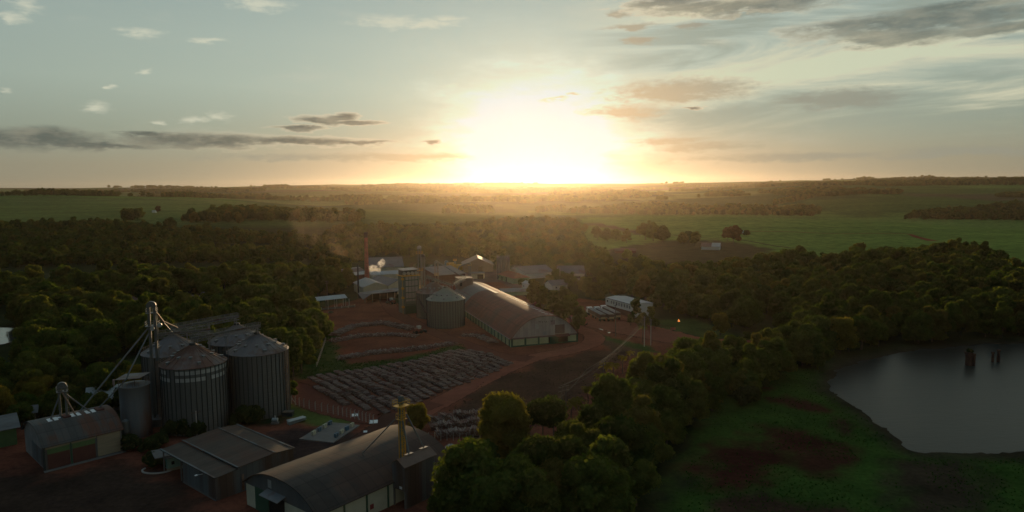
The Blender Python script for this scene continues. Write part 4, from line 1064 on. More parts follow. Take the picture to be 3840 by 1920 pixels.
spout(tw, 'spout', [at_y(577, 1160, tb.y), at_y(600, 1195, tb.y + 3), (cB.x + .8, cB.y - 2, zaF + 1.2)], .18, GALV)

# grey tank left of the tower
kt = at_z(487, 1648); Rk = 3.45; kc = Vector((kt.x, kt.y + Rk)); zk = at_y(487, 1456, kt.y).z
t = thing('storage_tank', 'plain grey cylindrical tank between the small arched warehouse and the silos', 'tank', (kc.x, kc.y, 0))
m = MB(); m.lathe(0, 0, [(Rk - .05, 0), (Rk, zk * .3), (Rk - .04, zk * .302), (Rk, zk * .6), (Rk - .04, zk * .602), (Rk, zk)], 48); m.build('shell', M('stained_tank_steel', (.12, .12, .112), .6, .2, var=.4, scale=.5, stretch=(1, 1, .15), rust=.15), t, True)
m = MB(); m.lathe(0, 0, [(Rk + .12, zk - .1), (Rk + .12, zk + .05), (.2, zk + .7)], 40, False, True); m.build('lid', GALVL, t)
m = MB()
for a in (0, 1.05, 2.1, 3.14, 4.2, 5.25): m.bar((2.9 * math.cos(a), 2.9 * math.sin(a), zk), (2.9 * math.cos(a), 2.9 * math.sin(a), zk + 1.9), .09)
m.slab([(-3.6, -2.2, zk + 1.7), (2.9, -2.8, zk + 2.3), (3.1, 2.0, zk + 2.5), (-3.4, 2.5, zk + 2.0)], .12)
m.build('top_shelter', GALVR, t)
m = MB()
for q in np.linspace(0, 2 * math.pi, 17)[:-1]:
    a, b = (Rk * math.cos(q), Rk * math.sin(q)), (Rk * math.cos(q + .4), Rk * math.sin(q + .4)); m.bar((*a, zk), (*a, zk + 1.1), .06); m.bar((*a, zk + 1.1), (*b, zk + 1.1), .06)
m.build('handrail', RUSTY, t)
m = MB(); c = at_y(471, 1592, kt.y - .9)
m.tube((c.x - kc.x, kt.y - .9 - kc.y, c.z - 1.9), (c.x - kc.x, kt.y - .9 - kc.y, c.z + .9), .78, 16); m.lathe(c.x - kc.x, kt.y - .9 - kc.y, [(.78, c.z + .9), (.3, c.z + 1.3)], 16, False, True); m.bar((c.x - kc.x, kt.y - kc.y, c.z), (c.x - kc.x, kt.y - kc.y + 1, c.z), .3); m.build('dust_cyclone', GALV, t)
# spouts feeding the small arched warehouse from the tall tower are built after it

# ------------------------------------------------------------------ arched warehouses
def arch_z(y, W, ze, za): q = 2 * y / W - 1; return ze + (za - ze) * (1 - abs(q) ** 2.45)
def arched(name, label, A, u, L, W, ze, za, roofm, endm, sidem, over=.5, n=28, plinth=None, pillars=0, pillm=None, base_h=0.0, basem=None, ends=(True, True)):
    t = thing(name, label, 'warehouse', (A.x, A.y, 0), math.atan2(u.y, u.x))
    ys = np.linspace(-.45, W + .45, n); out = [(y, arch_z(min(max(y, 0), W), W, ze, za) + .18 - (.25 if y < 0 or y > W else 0)) for y in ys]
    inn = [(y, z - .16) for y, z in out]
    m = MB(); N = len(out)
    vs = [(-over, *p) for p in out] + [(L + over, *p) for p in out] + [(-over, *p) for p in inn] + [(L + over, *p) for p in inn]
    fs = [(i + 1, i, N + i, N + i + 1) for i in range(N - 1)] + [(2 * N + i, 2 * N + i + 1, 3 * N + i + 1, 3 * N + i) for i in range(N - 1)]
    fs += [(i, i + 1, 2 * N + i + 1, 2 * N + i) for i in range(N - 1)] + [(N + i + 1, N + i, 3 * N + i, 3 * N + i + 1) for i in range(N - 1)] + [(0, 2 * N, 3 * N, N), (N - 1, 2 * N - 1, 4 * N - 1, 3 * N - 1)]
    m.add(vs, fs); m.build('roof', roofm, t)
    for x0, x1, on in ((0, .15, ends[0]), (L - .15, L, ends[1])):
        if not on: continue
        e = MB(); prof = [(y, arch_z(y, W, ze, za) - .02) for y in np.linspace(0, W, n)]
        P = [(0, base_h)] + prof + [(W, base_h)]
        k = len(P)
        e.add([(x0, *p) for p in P] + [(x1, *p) for p in P], [tuple(range(k)), tuple(range(2 * k - 1, k - 1, -1))] + [(i, k + i, k + (i + 1) % k, (i + 1) % k) for i in range(k)])
        e.build('end_wall', endm, t)
    for y0, y1 in ((.03, .2), (W - .2, W - .03)):
        s = MB(); s.box(.16, L - .16, y0, y1, 0, ze - .03); s.build('side_wall', sidem, t)
    return t
def frame_of(t):
    return Matrix.Translation(t.location) @ Matrix.Rotation(t.rotation_euler.z, 4, 'Z')

# small arched warehouse, bottom left
A = at_z(172, 1765); B = at_z(459, 1691); C_ = at_z(110, 1688)
u = (B - A).normalized(); L = (B - A).length; w_ = Vector((-u.y, u.x, 0)); W = (C_ - A).dot(w_)
ze = at_y(170, 1676, A.y).z; mid = A + w_ * W / 2; za = at_y(118, 1588, mid.y).z
print('QUONSET', A, L, W, ze, za)
q = arched('arched_warehouse', 'small arched warehouse at lower left with green and brown doors and white roof patches', A, u, L, W, ze, za, M('small_arched_roof', (.09, .085, .074), .75, .1, var=.35, scale=.4, stretch=(2, .3, 1), rust=.25, seam=(1.3, 3.0)), M('pale_grey_end_render', (.27, .255, .225), .9, 0, var=.4, scale=.4), SHEET)
m = MB(); m.box(.2, L * .66, -.06, .02, ze - .75, ze - .1); m.build('lintel_board', BOARD, q)
for x0, x1 in ((.5, L * .31), (L * .345, L * .64)):
    m = MB(); m.box(x0, x1, -.05, .02, ze - 1.9, ze - .78); m.build('green_door_panel', MGREEN, q)
    m = MB(); m.box(x0, x1, -.03, .02, .1, ze - 1.92); m.build('door', REDB, q)
m = MB(); m.box(L * .32, L * .335, -.2, .02, 0, ze - .4); m.build('door_post', GREENP, q)
m = MB(); m.box(L * .67, L - .3, -.07, .02, .15, ze - .1); m.build('board_wall', BOARD, q)
m = MB(); m.box(-.35, .05, -.3, .15, 0, ze); m.build('corner_post', DARKST, q)
m = MB(); m.box(-.5, L + .4, -1.4, -.3, -.05, .12); m.build('kerb', CONCM, q)
m = MB(); m.box(-.06, .0, W * .08, W * .62, .3, ze * .8); m.build('end_door', SHEET, q)
fm = frame_of(q)
def roof_pt(x, y, dz=.25): return fm @ Vector((x, y, arch_z(y, W, ze, za) + dz))
for x, s in ((L * .22, 1.0), (L * .52, 1.0), (L * .72, .9)):
    m = MB()
    for dx in (-.75, .45):
        yy = W * .45; zz = arch_z(yy, W, ze, za) + .22; m.slab([(x + dx, yy - 1.0, zz - .05), (x + dx + .8, yy - 1.0, zz - .05), (x + dx + .8, yy + 1, zz + .1), (x + dx, yy + 1, zz + .1)], .06)
    m.build('white_roof_patch', WHITEM, q)
m = MB(); m.slab([(L * .29, W * .42, za + .12), (L * .35, W * .42, za + .12), (L * .35, W * .5, za + .25), (L * .29, W * .5, za + .25)], .06); m.build('white_roof_patch', WHITEM, q)
m = MB(); m.box(L * .37, L * .47, W * .4, W * .56, za + .05, za + .4); m.build('red_roof_curb', REDB, q)
m = MB(); m.box(L * .82, L * .92, W * .4, W * .56, za + .05, za + .4); m.build('red_roof_curb', REDB, q)
e0 = roof_pt(L * .40, W * .5, -.1); Hs = at_y(236, 1433, e0.y).z - e0.z
st = leg_tower('small elevator tower with round head standing on the small arched warehouse roof', e0.x, e0.y, Hs, .5, 1.25, GALV, GALV, plat=[(Hs - 2.2, 1.1)], rz=.55, z0=e0.z)
for x, y_, mt in ((L * .22, W * .46, GALV), (L * .54, W * .46, RUSTY), (L * .73, W * .46, GALV)):
    spout(st, 'spout', [(e0.x, e0.y - .3, e0.z + Hs - 1.9), roof_pt(x, y_)], .17, mt)
spout(tw, 'spout', [at_y(561, 1224, tb.y), roof_pt(L * .6, W * .5)], .2, GALV)
spout(tw, 'spout', [at_y(563, 1240, tb.y), at_y(483, 1398, tb.y - 9), at_y(475, 1420, tb.y - 10), roof_pt(L * .87, W * .5)], .17, GALV)

# foreground arched warehouse, bottom centre
A0 = at_z(927, 1892); ez = 4.7
E0 = at_z(1210, 1921, ez); E1 = at_z(1682, 1711, ez)
u = (E1 - E0); u.z = 0; u.normalize(); wl = Vector((-u.y, u.x, 0))
W2 = (A0 - E0).dot(wl); R0 = A0 - wl * W2; R0.z = 0; L2 = (E1 - R0).dot(u)
mid = R0 + wl * W2 / 2; za2 = at_y(968, 1798, mid.y).z; mf = mid + u * L2; zf = at_y(1537, 1603, mf.y).z
print('FOREGROUND', R0, u, W2, L2, za2, zf)
za2 = (za2 + zf) / 2
fw = arched('arched_warehouse', 'long dark arched warehouse in the foreground with cream side panels', R0, u, L2, W2, ez, za2, ROOFD, M('grey_end_cladding', (.12, .13, .125), .7, .15, var=.3, scale=.5, stretch=(1, 1, .2), rust=.06), CREAM, over=.6)
k = 0; x = .2
while x < L2 - 2:
    m = MB(); m.box(x, x + .32, -.16, .02, 0, ez - .15); m.build('pillar', GREENP, fw); x += 5.1
m = MB(); m.box(-.07, .0, W2 - 3.2, W2 - .1, .1, ez - .4); m.build('cream_panel', CREAM, fw)
m = MB(); m.box(-.16, -.02, W2 - 7.6, W2 - 3.2, .05, ez - .2); m.build('sliding_door', GREENP, fw)
m = MB(); m.box(-.05, .0, W2 - 12.5, W2 - 7.7, .05, ez - .5); m.build('doorway', DARK, fw)
m = MB(); m.slab([(-1.8, W2 - 13, ez - .1), (-1.8, W2 - 7.2, ez - .1), (.0, W2 - 7.2, ez + .45), (.0, W2 - 13, ez + .45)], .1); m.build('door_canopy', GALVL, fw)
m = MB(); m.box(-.07, .0, 2, W2 - 12.7, .1, ez - .6); m.build('cream_panel', CREAM, fw)
m = MB(); m.box(-.07, .0, W2 - 8.6, W2 - 7.5, ez + .8, ez + 2.3); m.build('gable_window', PALEST, fw)
m = MB(); m.box(11.3, 12.1, -.12, -.0, 1.2, 2.1); m.build('wall_plaque', M('red_plaque_paint', (.30, .06, .05), .6), fw)
# headhouse beside it
P0 = at_z(1521, 1911); he = at_y(1523, 1750, P0.y).z; P1 = at_z(1636, 1704, he); Lh = (P1 - P0).dot(u); Wh = 3.4
h = thing('headhouse', 'tall grey sheet-metal headhouse with a low gable roof beside the foreground warehouse', 'building', (P0.x, P0.y, 0), math.atan2(u.y, u.x))
m = MB(); m.box(0, Lh, 0, Wh, 3.4, he); m.box(.4, Lh, 0, .15, 0, 3.4)
pr = [(0, he), (Wh / 2, he + 1.0), (Wh, he)]; m.prism(pr, .001, Lh - .001); m.build('wall', SHEET, h)
m = MB(); m.slab([(-.35, -.35, he - .12), (Lh + .35, -.35, he - .12), (Lh + .35, Wh / 2, he + 1.12), (-.35, Wh / 2, he + 1.12)], .1); m.slab([(-.35, Wh / 2, he + 1.12), (Lh + .35, Wh / 2, he + 1.12), (Lh + .35, Wh + .35, he - .12), (-.35, Wh + .35, he - .12)], .1)
m.build('roof', M('sunlit_brown_headhouse_roof', (.19, .125, .09), .75, .05, rust=.1), h)  # sunlight on this roof is put into its lighter brown
for xx, yy in ((.2, .2), (.2, Wh - .2), (Lh - .2, Wh - .2)):
    m = MB(); m.bar((xx, yy, 0), (xx, yy, 3.4), .3); m.build('leg', CONCM, h)
m = MB(); m.box(-.05, -.01, .8, 1.5, 3.7, 4.2); m.build('white_plate', WHITEM, h)
for xx in (Lh * .35, Lh * .85):
    m = MB(); m.slab([(xx - .9, Wh / 2 - .35, he + 1.28), (xx + .9, Wh / 2 - .35, he + 1.28), (xx + .9, Wh / 2 + .5, he + 1.2), (xx - .9, Wh / 2 + .5, he + 1.2)], .06); m.build('spout_collar', GALVL, h)
hf = frame_of(h)
yb = px_y(1513, P0.y + Lh * .8, 0); Hy = at_y(1506, 1484, yb.y).z; py_ = at_y(1508, 1522, yb.y).z; pm = at_y(1514, 1572, yb.y).z
yt = leg_tower('yellow lattice elevator tower beside the grey headhouse', yb.x, yb.y, Hy, .36, .62, GREENSILO, GALV, plat=[(py_, 1.3), (pm, .85)], lattice=(.42, py_, YELLOW), rz=math.atan2(u.y, u.x), platm=YELLOW)
s0 = at_y(1500, 1553, yb.y)
ff = frame_of(fw)
spout(yt, 'spout', [s0, ff @ Vector((L2 * .5, W2 * .34, arch_z(W2 * .34, W2, ez, za2) + .6)), ff @ Vector((L2 * .505, W2 * .33, arch_z(W2 * .33, W2, ez, za2) + .1))], .12, GALV)
spout(yt, 'spout', [at_y(1504, 1553, yb.y), hf @ Vector((Lh * .35, Wh / 2, he + 1.3))], .17, GALV)
spout(yt, 'spout', [at_y(1524, 1553, yb.y), hf @ Vector((Lh * .85, Wh / 2, he + 1.3))], .17, GALV)

# long brown-roofed warehouse, centre
A3 = at_z(1917, 1303); B3 = at_z(2152, 1274); z3 = at_y(1921, 1276, A3.y).z; m3 = (A3 + B3) / 2; a3 = at_y(2044, 1182, m3.y).z
far = at_z(1772, 1058, a3); u3 = (far - m3); u3.z = 0; L3 = u3.length; u3.normalize()
wr = Vector((u3.y, -u3.x, 0)); W3 = (B3 - A3).dot(wr); B3p = A3 + wr * W3
print('LONG', A3, B3, W3, L3, z3, a3, u3)
lw = arched('arched_warehouse', 'long arched warehouse with red-brown roof, grey patched gable and pale green plinth walls', B3p, u3, L3, W3, z3 + .4, a3, ROOFR, GREYGABLE, PGREEN, over=.5, base_h=z3 + .1)
# root at the right front corner, y runs to the left in the picture
for y0, y1 in ((W3 - 5.3, W3 - .7), (W3 - 10.8, W3 - 6.1), (W3 - 15.2, W3 - 11.5), (.7, 4.2)):
    m = MB(); m.box(-.02, .16, y0, y1, .55, z3 + .08); m.build('plinth_panel', PGREEN, lw)
m = MB(); m.box(.0, .15, 0, W3 - 15.2 - .1, 0, .54); m.box(.0, .15, W3 - 15.3, W3, 0, .54); m.build('plinth_base', GREENP, lw)
for y in (W3 - .35, W3 - 5.7, W3 - 11.1, .35):
    m = MB(); m.box(-.14, .14, y - .34, y + .34, 0, z3 + .5); m.build('pillar', GREENP, lw)
m = MB(); m.box(-.12, .0, .2, W3 - .2, z3 + .12, z3 + .75); m.build('gable_band', M('red_grey_band', (.20, .145, .125), .8, 0, var=.3), lw)
m = MB(); m.box(.03, .14, 4.2, 8.8, .02, z3 + .1); m.build('doorway', DARK, lw)
m = MB(); m.box(-.32, -.16, 8.4, 11.9, .1, z3 + .25); m.build('sliding_door', GREENP, lw)
m = MB(); m.slab([(-2.0, 4.0, z3 + .3), (-2.0, 9.6, z3 + .3), (.0, 9.6, z3 + .95), (.0, 4.0, z3 + .95)], .1); m.build('door_canopy', REDB, lw)
for (y0, y1, za_, zb_, mt) in ((5.6, 9.6, z3 + 1.2, z3 + 4.6, M('brown_patch_sheet', (.17, .12, .10), .8, 0, var=.3)), (W3 - 11.2, W3 - 9.8, z3 + 3.6, z3 + 5.4, PALEST), (9.6, 11.4, z3 + 4.8, z3 + 6.5, M('mauve_patch_sheet', (.30, .24, .225), .7, 0, var=.2)), (W3 - 14.5, W3 - 12.8, z3 + .9, z3 + 2.4, M('grey_patch_sheet', (.27, .29, .27), .7, .1, var=.2))):
    m = MB(); m.box(-.05, .01, y0, y1, za_, zb_); m.build('patch_sheet', mt, lw)
tcv = bpy.data.curves.new('lettering', 'FONT'); tcv.body = 'Warp. U'; tcv.size = 1.15; tcv.extrude = .01; tcv.space_character = 1.5; tcv.materials.append(M('faded_black_lettering', (.06, .055, .05), .9))
to = bpy.data.objects.new('lettering', tcv); COL.objects.link(to)
me_ = bpy.data.meshes.new_from_object(to.evaluated_get(bpy.context.evaluated_depsgraph_get())); bpy.data.objects.remove(to)
to = bpy.data.objects.new('lettering', me_); COL.objects.link(to); to.parent = lw; to.rotation_euler = (math.pi / 2, 0, -math.pi / 2); to.location = (-.08, W3 * .60, z3 + 5.9)
for k in range(22):                            # pillars down the long side
    x = 2 + k * (L3 - 4) / 21.
    m = MB(); m.box(x - .3, x + .3, W3 - .1, W3 + .22, 0, z3 + .1); m.build('pillar', GREENP, lw)
m = MB(); m.box(.0, L3, W3 - .02, W3 + .6, z3 + .25, z3 + .42); m.build('eave_gutter', GALVL, lw)
for k in range(15):                            # pale roof lights near the ridge
    x = 3 + k * 3.4
    for yy in ((W3 * .43,) if k % 3 else (W3 * .43, W3 * .36)):
        m = MB(); zz = lambda y: arch_z(y, W3, z3 + .4, a3) + .2
        m.slab([(x, yy - .65, zz(yy - .65)), (x + 1.1, yy - .65, zz(yy - .65)), (x + 1.1, yy + .65, zz(yy + .65)), (x, yy + .65, zz(yy + .65))], .03); m.build('roof_light', ROOFW, lw)
m = MB(); n = 10
for i in range(n):
    y0, y1 = W3 * (.45 + .5 * i / n), W3 * (.45 + .5 * (i + 1) / n); f0 = arch_z(y0, W3, z3 + .4, a3) + .205; f1 = arch_z(y1, W3, z3 + .4, a3) + .205
    m.add([(L3 * .72, y0, f0), (L3 + .4, y0, f0), (L3 + .4, y1, f1), (L3 * .72, y1, f1)], [(0, 1, 2, 3)])
m.build('newer_roof_sheets', ROOFG, lw)
m = MB(); m.box(L3 * .6, L3 + .4, W3 * .47, W3 * .53, a3 + .15, a3 + .32); m.build('ridge_cap', GALVL, lw)

# flat grey shed with seams
n0 = at_z(800, 1882); zr = at_y(804, 1793, n0.y).z
c0, c1, c2 = at_z(804, 1793, zr), at_z(1106, 1692, zr), at_z(631, 1677, zr)
u = (c1 - c0).normalized(); L = (c1 - c0).length; wl = Vector((-u.y, u.x, 0)); W = (c2 - c0).dot(wl)
lb = at_z(699, 1802); Ww = (lb - n0).dot(wl)
print('FLAT', c0, L, W, Ww, zr)
t = thing('steel_shed', 'low grey steel shed with brown seamed roof between the silos and foreground warehouse', 'shed', (c0.x, c0.y, 0), math.atan2(u.y, u.x))
zx = [(0, 0), (.27, .35), (.2701, .6), (.73, 1.15), (1, .75)]
def rz_(x): return zr + np.interp(x / L, [a for a, b in zx], [b for a, b in zx]) - .0
m = MB()
P = [(.25, 0), (.25, zr - .1), (L * .27, rz_(L * .269) - .15), (L * .73, rz_(L * .73) - .15), (L - .25, rz_(L - .25) - .15), (L - .25, 0)]
nP = len(P); m.add([(x, .25, z) for x, z in P] + [(x, Ww, z) for x, z in P], [tuple(range(nP)), tuple(range(2 * nP - 1, nP - 1, -1))] + [(i, nP + i, nP + (i + 1) % nP, (i + 1) % nP) for i in range(nP)])
m.build('wall', SHEET, t)
m = MB()
for a, b, da, db in ((0, .268, .0, .35), (.268, .73, .6, 1.15), (.73, 1.0, 1.15, .75)):
    m.slab([(L * a - .1 * (a == 0), -.2, zr + da), (L * b, -.2, zr + db), (L * b, W, zr + db), (L * a - .1 * (a == 0), W, zr + da)], .12)
rf = m.build('roof', ROOFB, t)
for a, dz in ((.268, .66), (.73, 1.2), (.985, .82), (.0, .06)):
    m = MB(); m.box(L * a - .18, L * a + .18, -.25, W + .05, zr + dz - .02, zr + dz + .1); m.build('seam_cap', SHEET, rf)
m = MB(); m.box(L * .32, L * .345, .1, .25, .3, 3.6); m.build('rusty_vent_pipe', RUSTY, t)
m = MB(); m.bar((.05, Ww * .35, zr - .5), (-1.1, Ww * .35, zr - .35), .07); m.box(-1.5, -1.0, Ww * .35 - .18, Ww * .35 + .18, zr - .42, zr - .27); m.build('wall_lamp', WHITEM, t)
m = MB(); m.box(0.1, .2, .3, Ww, -.05, .25); m.build('concrete_footing', CONCM, t)
for yy in (Ww + 1, W - .4):
    m = MB(); m.bar((.4, yy, 0), (.4, yy, zr), .22); m.bar((L * .5, yy, 0), (L * .5, yy, zr + .6), .22); m.build('roof_post', CONCM, t)

# ------------------------------------------------------------------ gabled sheds and houses
def shed(name, label, A, B, dep, ze, zr, roofm, wallm, ridge='x', over=.5, wins=(), doors=(), cat='building', group=None, hip=False, z0=None, endwin=()):
    A = ground(*A) if not isinstance(A, Vector) else A; B = ground(*B) if not isinstance(B, Vector) else B
    d = B - A; L = math.hypot(d.x, d.y); t = thing(name, label, cat, (A.x, A.y, A.z if z0 is None else z0), math.atan2(d.y, d.x), group)
    m = MB()
    if ridge == 'x':
        pr = [(.0, -.5), (0, ze), (dep / 2, zr), (dep, ze), (dep, -.5)]
        if hip: m.box(0, L, 0, dep, -.5, ze)
        else: m.prism(pr, 0, L)
    else:
        m.box(0, L, 0, dep, -.5, ze); n = 3
        m.add([(0, .001, ze), (L / 2, .001, zr), (L, .001, ze), (0, dep - .001, ze), (L / 2, dep - .001, zr), (L, dep - .001, ze)], [(0, 2, 1), (3, 4, 5), (0, 1, 4, 3), (1, 2, 5, 4)])
    m.build('wall', wallm, t)
    r = MB(); o = over; k = (zr - ze) / ((dep if ridge == 'x' else L) / 2) * o
    if hip:
        hx = dep / 2
        r.add([(-o, -o, ze), (L + o, -o, ze), (L + o, dep + o, ze), (-o, dep + o, ze), (hx, dep / 2, zr), (L - hx, dep / 2, zr)], [(0, 1, 5, 4), (1, 2, 5), (2, 3, 4, 5), (3, 0, 4), (3, 2, 1, 0)])
    elif ridge == 'x':
        r.slab([(-o, -o, ze - k + .1), (L + o, -o, ze - k + .1), (L + o, dep / 2, zr + .1), (-o, dep / 2, zr + .1)], .12)
        r.slab([(-o, dep / 2, zr + .1), (L + o, dep / 2, zr + .1), (L + o, dep + o, ze - k + .1), (-o, dep + o, ze - k + .1)], .12)
    else:
        r.slab([(-o, -o, ze - k + .1), (L / 2, -o, zr + .1), (L / 2, dep + o, zr + .1), (-o, dep + o, ze - k + .1)], .12)
        r.slab([(L / 2, -o, zr + .1), (L + o, -o, ze - k + .1), (L + o, dep + o, ze - k + .1), (L / 2, dep + o, zr + .1)], .12)
    r.build('roof', roofm, t)
    for x0, x1, a, b in wins:
        w = MB(); w.box(x0, x1, -.06, .02, a, b); w.build('window', GLASS, t)
    for x0, x1, b in doors:
        w = MB(); w.box(x0, x1, -.05, .02, .0, b); w.build('door', DARK, t)
    for y0, y1, a, b in endwin:
        w = MB(); w.box(L - .02, L + .06, y0, y1, a, b); w.build('window', GLASS, t)
    t['_L'] = L
    return t
# lower left house and shed
shed('tiled_house', 'green-walled house with dark tiled roof cut by the left edge of the photo', (-110, 1712), (66, 1671), 8, 4.6, 6.6, TILE, MGREEN, over=.8)
shed('tiled_house', 'low ochre-walled outbuilding with tiled roof behind the green house', (62, 1600), (136, 1587), 5, 2.8, 3.9, TILE, BOARD, over=.6)
shed('steel_shed', 'small shed with pale metal roof behind the small arched warehouse', (330, 1560), (470, 1540), 10, 3.6, 6.0, ROOFW, SHEET, over=.5, cat='shed')
t = bpy.data.objects['steel_shed.001'] if 'steel_shed.001' in bpy.data.objects else None
if t:
    m = MB(); m.tube((t['_L'] * .7, 4.5, 5.2), (t['_L'] * .7, 4.5, 7.6), .3, 10); m.build('stove_pipe', M('pale_pink_pipe', (.42, .30, .26), .8), t)
hA, hB, hC = at_z(629, 1766), at_z(700, 1750), at_z(606, 1738)
g_ = shed('guard_hut', 'small pale green guard hut under a flat slab roof beside the grey steel shed', hA, hB, 4.2, 2.7, 2.75, CONCM, M('mint_green_paint', (.22, .33, .25), .85), over=.25, doors=[(2.6, 4.2, 2.1)], wins=[(.8, 1.4, 1.2, 1.9)])
m = MB(); m.slab([(-2.2, 1.0, 3.0), (3.5, .2, 3.0), (3.5, 5.2, 3.3), (-2.2, 5.6, 3.3)], .18); m.build('canopy_slab', CONCM, g_)
m = MB(); m.box(-.2, L * .3, -.4, -.05, -.1, .5); m.build('plinth', BOARD, g_)
c = at_z(592, 1762); t = thing('planter_kerb', 'pale oval kerb round the clipped bushes by the guard hut', 'kerb', (c.x, c.y, 0))
m = MB(); pts = [(3.2 * math.cos(a), 2.2 * math.sin(a), .12) for a in np.linspace(math.pi * .9, math.pi * 2.3, 22)]
for a, b in zip(pts, pts[1:]): m.bar(a, b, .3, .25)
m.build('kerb_stones', CONCP, t)

# factory round the chimney
shed('factory_hall', 'large grey-roofed hall behind the brick chimney', (1386, 1042), (1513, 1037), 24, 7.0, 12.6, ROOFG, CREAM, over=.6)
shed('lean_to', 'pale-roofed lean-to along the front of the large grey hall', (1392, 1058), (1506, 1052), 9, 4.4, 6.2, ROOFW, CREAM, over=.3)
shed('factory_hall', 'low dark hall with pale roof strips left of the brick chimney', (1308, 1066), (1385, 1056), 22, 5.0, 8.6, M('mauve_brown_roof', (.16, .12, .105), .8), REDB, over=.6)
m = MB(); o_ = bpy.data.objects['factory_hall.001']; Lq = o_['_L']
m.slab([(-.3, -.2, 5.25), (Lq + .3, -.2, 5.25), (Lq + .3, 4, 6.55), (-.3, 4, 6.55)], .04); m.build('pale_roof_strip', ROOFW, o_)
m = MB(); m.slab([(-.3, 9.3, 8.35), (Lq + .3, 9.3, 8.35), (Lq + .3, 11, 8.85), (-.3, 11, 8.85)], .04); m.build('pale_roof_strip', GALVL, o_)
shed('gabled_workshop', 'left of two pale-gabled workshops at the foot of the brick chimney', (1364, 1112), (1456, 1106), 24, 5.2, 7.6, GALVL, CREAM, ridge='y', over=.6)
shed('gabled_workshop', 'right of two pale-gabled workshops, next to the grain dryer', (1458, 1108), (1536, 1100), 26, 5.6, 8.4, ROOFG, CREAM, ridge='y', over=.6)
a, b = at_z(1366, 1136), at_z(1518, 1122)
d = b - a; Lc = d.length; t = thing('open_canopy', 'dark open canopy shading the yard before the pale workshops', 'canopy', (a.x, a.y, 0), math.atan2(d.y, d.x))
m = MB(); m.slab([(-1, -1, 2.0), (4, -.5, 4.6), (4, 8, 4.8), (-1, 8, 4.4)], .15); m.slab([(4, -.5, 4.6), (Lc - 1, -.3, 4.8), (Lc - 1, 8, 5.5), (4, 8, 4.8)], .15); m.build('roof', ROOFG, t)
for x in np.linspace(.5, Lc - 1.5, 6):
    m = MB(); m.bar((x, .2, 0), (x, .2, 4.5 if x > 3 else 2.9), .3); m.build('post', CONCM if x < Lc - 4 else WHITEP, t)
m = MB(); m.box(4, Lc - 1.2, 7.7, 7.9, 0, 4.6); m.build('interior_shade_sheet', DARK, t)  # near-black sheet painted in for the shade inside the canopy
cb = px_y(1377, 436, 0); zc = at_y(1371, 871, 436).z
t = thing('brick_chimney', 'tall red brick factory chimney with sooty top', 'chimney', (cb.x, cb.y, 0))
m = MB(); m.lathe(0, 0, [(1.65, 0), (1.3, zc * .35), (1.05, zc * .9)], 28); m.build('shaft', BRICK, t, True)
m = MB(); m.lathe(0, 0, [(1.06, zc * .9), (1.03, zc * .95), (1.2, zc * .955), (1.22, zc), (.8, zc)], 28, False, True); m.build('sooty_crown', SOOT, t)
m = MB()
for z in np.arange(4, zc * .95, 3.2): m.lathe(0, 0, [(1.68 - .63 * z / zc, z), (1.7 - .63 * z / zc, z + .06), (1.68 - .63 * z / zc, z + .14)], 20)
m.build('iron_band', DARKST, t)
k0 = px_y(1345, 382, 0); zk2 = at_y(1342, 991, 382).z
t = thing('smoke_stack', 'thin black steel stack left of the brick chimney', 'chimney', (k0.x, k0.y, 0))
m = MB(); m.lathe(0, 0, [(.5, 0), (.42, zk2 * .6), (.4, zk2)], 14, False, True); m.build('pipe', SOOT, t, True)
m = MB(); m.lathe(0, 0, [(.5, zk2 - 1.2), (.52, zk2 - .9), (.5, zk2 - .6)], 14); m.build('collar', DARKST, t)
a, b = at_z(1196, 1161), at_z(1298, 1152); d = b - a; Lc = d.length
t = thing('open_shelter', 'open-sided shelter with pale flat roof at the top of the log yard', 'shelter', (a.x, a.y, 0), math.atan2(d.y, d.x))
m = MB(); m.slab([(-.8, -.6, 4.6), (Lc + .8, -.6, 4.9), (Lc + .8, 5.4, 6.0), (-.8, 5.4, 5.7)], .14); m.build('roof', ROOFW, t)
for x in np.linspace(.2, Lc - .2, 4):
    for y in (.2, 4.8):
        m = MB(); m.bar((x, y, 0), (x, y, 4.7 + y * .2), .26); m.build('post', CONCP, t)
m = MB(); m.box(-2.5, Lc + 4, -1.9, -1.7, 0, .9); m.build('low_wall', CONCM, t)
for x in np.linspace(-2.5, Lc + 4, 7):
    m = MB(); m.box(x - .15, x + .15, -2.0, -1.6, 0, 1.3); m.build('wall_post', CONCP, t)
p = at_z(1310, 1152); t = thing('post', 'single pale concrete post right of the open shelter', 'post', p); m = MB(); m.bar((0, 0, 0), (0, 0, 4.2), .38); m.box(-.25, .25, -.25, .25, 4.2, 4.35); m.build('shaft', CONCP, t)

# two silos, dryer and towers of the middle works
b2 = at_z(1672, 1233); R2 = 8.2; c2_ = Vector((at_y(1671, 1130, b2.y + R2).x, b2.y + R2)); e2 = at_y(1671, 1131, b2.y).z; a2 = at_y(1671, 1078, c2_.y).z
silo('grey-green silo standing in front at the middle works', c2_.x, c2_.y, R2, e2, a2, GREENSILO, M('green_tinted_silo_roof', (.19, .23, .19), .6, .2, var=.2), 'silos of the middle works', vents=14)
c3_ = Vector((at_y(1625, 1100, b2.y + 30).x, b2.y + 30)); e3 = at_y(1620, 1103, c3_.y - 7.9).z; a3_ = at_y(1625, 1056, c3_.y).z
silo('grey silo half hidden behind the grey-green one at the middle works', c3_.x, c3_.y, 7.9, e3, a3_, GREENSILO, GALVR, 'silos of the middle works', vents=14)
print('MID', c2_, e2, a2, c3_, e3, a3_)
d0 = at_z(1516, 1178); d1 = at_z(1573, 1172); Ld = (d1 - d0).length; Hd = at_y(1512, 1012, d0.y).z
dd_ = (d1 - d0).normalized()
